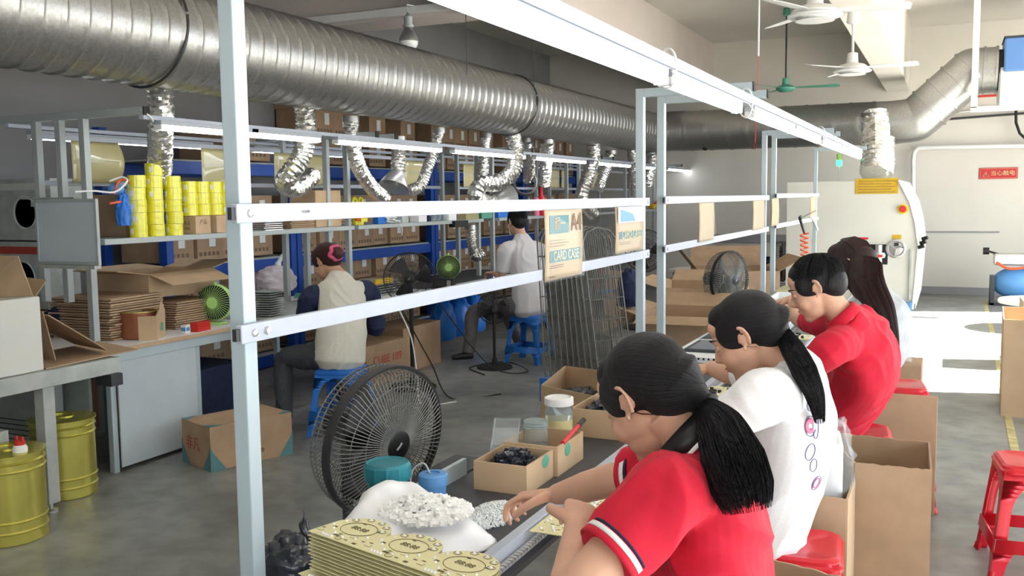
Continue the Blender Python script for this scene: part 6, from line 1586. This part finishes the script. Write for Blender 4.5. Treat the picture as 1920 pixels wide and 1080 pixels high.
        if tail:
            S = spline([T]+[V(q) for q in tail[1:]], 6); n = len(S); RRs = lerpl(tail_r, 6); RRs = RRs[:n]
            bb = MB(); m_ = int(n*.86); bb.tube(S[:m_], [q*.84*(1 if i < m_-4 else (m_-i)/4.5) for i, q in enumerate(RRs[:m_])], 16); bb.build('ponytail_core', hairmat, r, smooth=True, origin=base)
            paths = []
            for i in range(int(nstr*1.3)):
                a = rnd.uniform(0, 2*PI); q = rnd.uniform(.5, 1.05)**.5; fl = rnd.uniform(-.2, .2); ln = rnd.uniform(.82, 1.0); pth = []
                m_ = max(4, int(n*ln))
                for k in range(m_):
                    tt = (S[min(k+1, n-1)]-S[max(k-1, 0)]).normalized(); u = tt.cross(R_ @ V((1,0,0))); u = u.normalized() if u.length > .01 else V((0,1,0)); v_ = tt.cross(u)
                    aa = a+fl*k/n*3; rr_ = RRs[k]*q; pth.append(S[k]+u*math.cos(aa)*rr_+v_*math.sin(aa)*rr_)
                paths.append(pth)
            strands('ponytail', hairmat, r, base, paths, .0013, seed=seed+1)
    elif hair == 'short':
        hair_shell(b, L, R_, hs); sh_ = remesh(b, 'hair', hairmat, r, base, vox*.8, 4)
        cr = V((0, -.5, .85)).normalized()
        for i in range(int(nstr*2.2)):
            a = rnd.uniform(-PI, PI); front = math.cos(a)
            hl = V((math.sin(a), math.cos(a)*.95, (.34 if front > .3 else (.02 if front > -.4 else -.62)))).normalized()
            t0 = rnd.uniform(.0, .82); pth = []
            for k in range(7):
                t = t0+(1.0-t0)*.0+k/6*min(.42, 1.06-t0); d = slerp(cr, hl, t); d += V((rnd.uniform(-.02,.02), rnd.uniform(-.02,.02), 0)); q = scalp_pt(L, d, 1.0+.02*math.sin(k/6*PI)+(.10*(k/6)**2 if front > .3 else .05*(k/6)**2)*rnd.uniform(.3, 1)); pth.append(q)
            paths.append(pth)
        strands('hair_strands', hairmat, r, base, paths, .0016*hs, seed=seed)
    elif hair == 'long':
        hair_shell(b, L, R_, hs); S = [V(q) for q in tail]
        loft(b, [L(0, -.07, .02)]+S, [(.085, .075)]+tail_r, R_ @ V((1,0,0)), seg=24)
        for sx in (-1, 1): loft(b, [L(sx*.060, .01, .03), L(sx*.072, .005, -.05), L(sx*.070, -.02, -.13)+V((0,0,-.02))], [(.030, .045), (.028, .045), (.026, .040)], R_ @ V((1,0,0)))
        sh_ = remesh(b, 'hair', hairmat, r, base, .006, 6)
        SS = spline([L(0, -.085, .02)]+S, 5); RRs = lerpl([(.085, .075)]+tail_r, 5); X_ = R_ @ V((1,0,0))
        for i in range(nstr):
            a = rnd.uniform(0, 2*PI); q = rnd.uniform(.9, 1.06); d0 = V((math.cos(a)*.7, -.2+.3*math.sin(a), .75)).normalized(); pth = [scalp_pt(L, slerp(V((0, .25, 1)).normalized(), V((math.cos(a), -.55, -.1)).normalized(), t), 1.01) for t in (.1, .4, .7, .95)]
            for k in range(2, len(SS)):
                tt = (SS[min(k+1, len(SS)-1)]-SS[k-1]).normalized(); u = (X_-X_.dot(tt)*tt).normalized(); v_ = tt.cross(u)
                aa = a; pth.append(SS[k]+u*math.cos(aa)*RRs[k][0]*q+v_*abs(math.sin(aa))*RRs[k][1]*q*(-1 if v_.dot(R_ @ V((0,1,0))) > 0 else 1))
            paths.append(pth)
        strands('hair_strands', 'hair_brown', r, base, paths, .0016, seed=seed)
    return r, L, R_

# the nearest woman
H = at(1215, 748, d=1.93)
sL, sR = at(1262, 925, d=1.74), at(1275, 880, d=2.02)
r1, L1, R1 = person('woman with a black ponytail in a red polo shirt with white striped cuffs, nearest worker',
    dict(head=H, c7=at(1318, 845, d=1.89), pel=(-.50, 1.80, .56), shL=sL, shR=sR,
         elL=at(1075, 1105, d=1.66), wrL=at(1082, 985, d=1.86), elR=at(1150, 900, d=2.13), wrR=at(1040, 928, d=2.27),
         knL=(-.86, 1.66, .52), knR=(-.86, 1.96, .52), anL=(-.84, 1.66, .09), anR=(-.84, 1.96, .09), bow=(.06, 0, .0)),
    (-.74, .34, -.58), (-.52, .20, .83), hs=1.0, vox=.0042, shirt='polo', seed=2, hair='tied', tie=at(1322, 762, d=1.87),
    tail=[None, at(1352, 805, d=1.80), at(1374, 860, d=1.74), at(1392, 915, d=1.70), at(1404, 965, d=1.68)], tail_r=[.022, .046, .058, .056, .040],
    collar='black', stripe=True, fold=.015, sw=.205, nstr=800, sleeve_t=.66, belly=.95,
    hands={'R': ((-.95, -.25, -.10), (-.05, -.25, -1), (-.1, -1, -.1), dict(curl=.62, s=.98)), 'L': ((-.2, .9, .12), (-.4, .1, -1), (-1, -.1, -.2), dict(curl=1.0, s=.98))})
stool((-.44, 1.80, 0), .1, 'red', 'red plastic stool under the nearest woman', group='red stools', h=.46)
# woman in white
H = at(1400, 632, d=2.78)
r2, L2, R2 = person('woman with a dark ponytail in a white T-shirt with a pink print on the back',
    dict(head=H, c7=at(1492, 692, d=2.76), pel=(-.51, 2.98, .60), shL=at(1430, 745, d=2.60), shR=at(1470, 690, d=2.95),
         elL=at(1335, 800, d=2.62), wrL=at(1250, 760, d=2.85), elR=at(1375, 700, d=3.15), wrR=at(1330, 690, d=3.3),
         knL=(-.84, 2.80, .52), knR=(-.84, 3.10, .52), anL=(-.80, 2.80, .09), anR=(-.80, 3.10, .09), bow=(.03, 0, .02)),
    (-.85, .02, -.52), (-.50, .02, .85), hs=1.02, vox=.005, shirt='tee', pants='trousers', seed=5, hair='tied', tie=at(1462, 617, d=2.76),
    tail=[None, at(1486, 655, d=2.68), at(1508, 695, d=2.60), at(1528, 742, d=2.60), at(1539, 800, d=2.64)], tail_r=[.020, .032, .034, .026, .012],
    fold=.012, sw=.20, nstr=500, sleeve_t=.80, belly=1.05, body_fill=1.02,
    hands={'L': ((-.9, .2, -.1), (0, 0, -1), (.1, 1, 0), dict(curl=.6)), 'R': ((-.9, -.2, -.1), (0, 0, -1), (0, -1, 0), dict(curl=.6))})
# man in red
H = at(1530, 542, d=3.95)
r3, L3, R3 = person('man with short black hair in a plain red polo shirt bending over the bench',
    dict(head=H, c7=at(1592, 606, d=3.92), pel=(-.45, 4.46, .62), shL=at(1560, 655, d=3.78), shR=at(1590, 600, d=4.10),
         elL=at(1490, 705, d=3.88), wrL=at(1480, 640, d=4.2), elR=at(1500, 600, d=4.6), wrR=at(1485, 560, d=4.9),
         knL=(-.85, 4.25, .50), knR=(-.85, 4.55, .50), anL=(-.85, 4.25, .09), anR=(-.85, 4.55, .09), bow=(.12, 0, .03)),
    (-.88, -.05, -.46), (-.44, .02, .88), hs=1.06, vox=.006, shirt='polo', pants='navy', seed=8, hair='short', collar='polo', fold=.012, sw=.215, nstr=600, sleeve_t=.78, belly=1.08, body_fill=1.03,
    hands={'L': ((-.6, .8, -.1), (0, 0, -1), (.8, .6, 0), dict(curl=.6)), 'R': ((-.9, .0, -.25), (0, 0, -1), (0, -1, 0), dict(curl=.7))})
# long haired woman
H = at(1592, 498, d=4.85)
r4, L4, R4 = person('woman with very long dark hair in pale grey top, farthest on the right bench',
    dict(head=H, c7=at(1640, 552, d=4.85), pel=(-.38, 5.25, .68), shL=at(1620, 585, d=4.70), shR=at(1640, 560, d=5.05),
         elL=at(1560, 640, d=4.8), wrL=at(1500, 590, d=5.1), elR=at(1560, 610, d=5.2), wrR=at(1450, 570, d=5.6),
         knL=(-.78, 5.1, .60), knR=(-.78, 5.4, .60), anL=(-.78, 5.1, .09), anR=(-.78, 5.4, .09), bow=(.10, 0, .02)),
    (-.92, .0, -.38), (-.36, .02, .92), hs=1.06, vox=.007, shirt='greytee', pants='trousers', seed=11, hair='long', hairmat='hair_brown', fold=.006, sw=.19, nstr=700, sleeve_t=.8, body_fill=1.1,
    tail=[at(1625, 530, d=4.74), at(1648, 580, d=4.68), at(1664, 630, d=4.66), at(1674, 680, d=4.70)], tail_r=[(.11, .08), (.12, .07), (.10, .05), (.045, .03)],
    hands={'L': ((-.9, .2, -.1), (0, 0, -1), (.1, 1, 0), dict(curl=.6)), 'R': ((-.9, .0, -.2), (0, 0, -1), (0, -1, 0), dict(curl=.7))})
# woman at the left bench
H = at(612, 492, d=6.75)
r5, L5, R5 = person('woman in cream and navy raglan shirt, reddish hair in pink scrunchie, at left bench',
    dict(head=H, c7=at(638, 522, d=6.70), pel=(-3.80, 5.38, .55), shL=at(585, 560, d=6.55), shR=at(690, 550, d=6.95),
         elL=at(572, 600, d=6.60), wrL=at(577, 592, d=6.85), elR=at(705, 615, d=7.0), wrR=at(640, 590, d=7.2),
         knL=(-4.20, 5.28, .50), knR=(-4.15, 5.62, .50), anL=(-4.16, 5.20, .10), anR=(-4.0, 5.75, .10), bow=(.05, -.04, .02)),
    (-.88, .16, -.50), (-.46, .06, .86), hs=1.06, vox=.007, shirt='raglan', pants='trousers', sleeve2='navy', seed=14, hair='bun', hairmat='hair_red', tie=at(632, 476, d=6.6), fold=.008, sw=.20, nstr=350, sleeve_t=.3, shoe='pink', belly=1.1, body_fill=1.05,
    hands={'L': ((-.9, .3, .0), (0, 0, -1), (.1, 1, 0), dict(curl=.6)), 'R': ((-.9, .0, -.2), (0, 0, -1), (0, -1, 0), dict(curl=.7))})
O = r5.location.copy(); T = at(630, 474, d=6.55); b = MB()
b.tube([T+V((.052*math.cos(t)*.3+.01*math.sin(t*5), .045*math.cos(t), .045*math.sin(t))) for t in [2*PI*k/40 for k in range(40)]], .014, 8, closed=True)
b.build('scrunchie', 'pink', r5, smooth=True, origin=O)
MB().ell(T+V((.02, 0, 0)), (.035, .045, .045), 16, 10).build('hair_bun', 'hair_red', r5, smooth=True, origin=O)
# man in white
H = at(969, 417, d=9.3)
r6, L6, R6 = person('man in white T-shirt and grey trousers seated with back turned at the left bench',
    dict(head=H, c7=at(978, 446, d=9.3), pel=(-3.72, 8.45, .56), shL=at(948, 470, d=9.15), shR=at(1013, 470, d=9.6),
         elL=at(940, 520, d=9.2), wrL=at(925, 512, d=9.4), elR=at(1018, 525, d=9.7), wrR=at(985, 515, d=9.9),
         knL=(-4.20, 8.20, .50), knR=(-4.15, 8.75, .50), anL=(-4.25, 8.15, .10), anR=(-3.95, 8.75, .10), bow=(.03, -.02, .0)),
    (-.75, .62, -.15), (-.10, .08, .98), hs=1.08, vox=.009, shirt='tee2', pants='greytrousers', seed=17, hair='short', fold=.008, sw=.215, nstr=300, sleeve_t=.8, belly=1.08, body_fill=1.05,
    hands={'L': ((-.9, .3, .0), (0, 0, -1), (.1, 1, 0), dict(curl=.6)), 'R': ((-.9, .0, -.2), (0, 0, -1), (0, -1, 0), dict(curl=.7))})
O = r6.location.copy(); b = MB()
b.grid(lambda u, v: L6((u-.5)*.13, .095-.9*(u-.5)**2*.13*2, -.02-.08*v), 10, 6)
b.tube([L6(-.06, .07, -.03), L6(-.078, -.005, -.01)], .003, 5).tube([L6(.06, .07, -.03), L6(.078, -.005, -.01)], .003, 5)
b.build('face_mask', 'paper', r6, smooth=True, origin=O, solid=.003)
# print on the white T-shirt back: outlined loops running down
def on_back(root, pxpts, mat, rad, name, d=2.9):
    """thin printed lines pressed on to the shirt surface"""
    sh = [c_ for c_ in root.children if c_.name.startswith('shirt')][0]; dg = bpy.context.evaluated_depsgraph_get(); O_ = root.location; b = MB()
    for line in pxpts:
        pts = []
        for px, py in line:
            tgt = at(px, py, d=3.0); dr = (tgt-EYE).normalized(); ok, loc, nn, _ = sh.ray_cast(EYE-O_, dr)
            if ok: pts.append(loc+nn*.0015)
        if len(pts) > 2: b.tube(pts, rad, 5)
    if b.v: b.build(name, mat, root, smooth=True)
def loopc(cx, cy, rx, ry, rot=0, n=26, a0=0, a1=2*PI):
    return [(cx+rx*math.cos(t)*math.cos(rot)-ry*math.sin(t)*math.sin(rot), cy+rx*math.cos(t)*math.sin(rot)+ry*math.sin(t)*math.cos(rot)) for t in [a0+(a1-a0)*k/n for k in range(n+1)]]
bpy.context.view_layer.update()
on_back(r2, [loopc(1518, 798, 7, 12, a0=.6, a1=5.6), loopc(1518, 798, 5, 9, a0=.6, a1=5.6)], 'pinkprint', .0048, 'pink_print')
on_back(r2, [loopc(1518, 752, 5, 19), loopc(1519, 799, 10, 19, a0=.3, a1=6.0), loopc(1519, 847, 8, 16, .3), loopc(1525, 872, 6, 12, .2), loopc(1530, 905, 6, 14, .5), loopc(1529, 800, 5, 22)], 'blueprint', .0011, 'outline_print')
on_back(r2, [loopc(1530, 905, 4, 10, .5), loopc(1519, 748, 2, 8)], 'pinkprint', .002, 'pink_print')
# ---------------------------------------------------------------- small pieces belong to the part they sit on
ON = {'led': 'board', 'printed_ring': 'board', 'printed_line': 'board', 'slot': 'board', 'lettering': ('board', 'plate', 'title_panel', 'sheet'), 'capacitor': 'board',
      'red_cap': 'spout', 'handle_ring': 'lid', 'cuff_band': ('shirt',), 'cuff_stripe': 'shirt', 'cuff_line': 'shirt', 'collar': 'shirt', 'pink_print': 'shirt', 'outline_print': 'shirt',
      'hair_strands': 'hair', 'hair_tie': 'hair', 'scrunchie': 'hair', 'eyebrow': 'body', 'eyelash': 'body', 'eyelid': 'body', 'lips': 'body', 'badge': 'front_guard', 'emblem': 'front_guard',
      'blue_patch': 'box_body', 'printing': ('box_body', 'walls'), 'tape_strip': ('box_body', 'walls'),
      'flap': 'walls', 'oval_sticker': 'walls', 'end_plug': 'crossbar', 'bolt': 'profile', 'screw': 'profile', 'slot_end': 'profile', 'end_cap': 'housing', 'diffuser': 'housing',
      'handwheel': 'dial_plate', 'wheel_mark': 'dial_plate', 'stop_button': 'button_plate', 'plate_text': 'warning_plate', 'cylinder_label': 'cylinder', 'hinge_pin': 'hinge_leaf', 'chain': 'chain_rail',
      'border': 'plate', 'triangle': 'plate', 'small_print': 'sheet', 'logo_panel': 'sheet', 'title_panel': 'sheet', 'folded_leaflet': 'sheet', 'thread': 'body', 'slot_strip': 'insert', 'rim_hole': 'tray_body'}
for t in [o for o in bpy.data.objects if o.parent is None and o.children]:
    kids = list(t.children); by = {}
    for k in kids: by.setdefault(k.name.split('.')[0], k)
    for k in kids:
        want = ON.get(k.name.split('.')[0])
        if not want or len(t.children) <= 2: continue
        for w_ in ([want] if isinstance(want, str) else want):
            p = by.get(w_)
            if p and p is not k and p.parent is t and not k.children and (p.location.length < 1e-9) and ON.get(w_) is None:
                k.parent = p; break
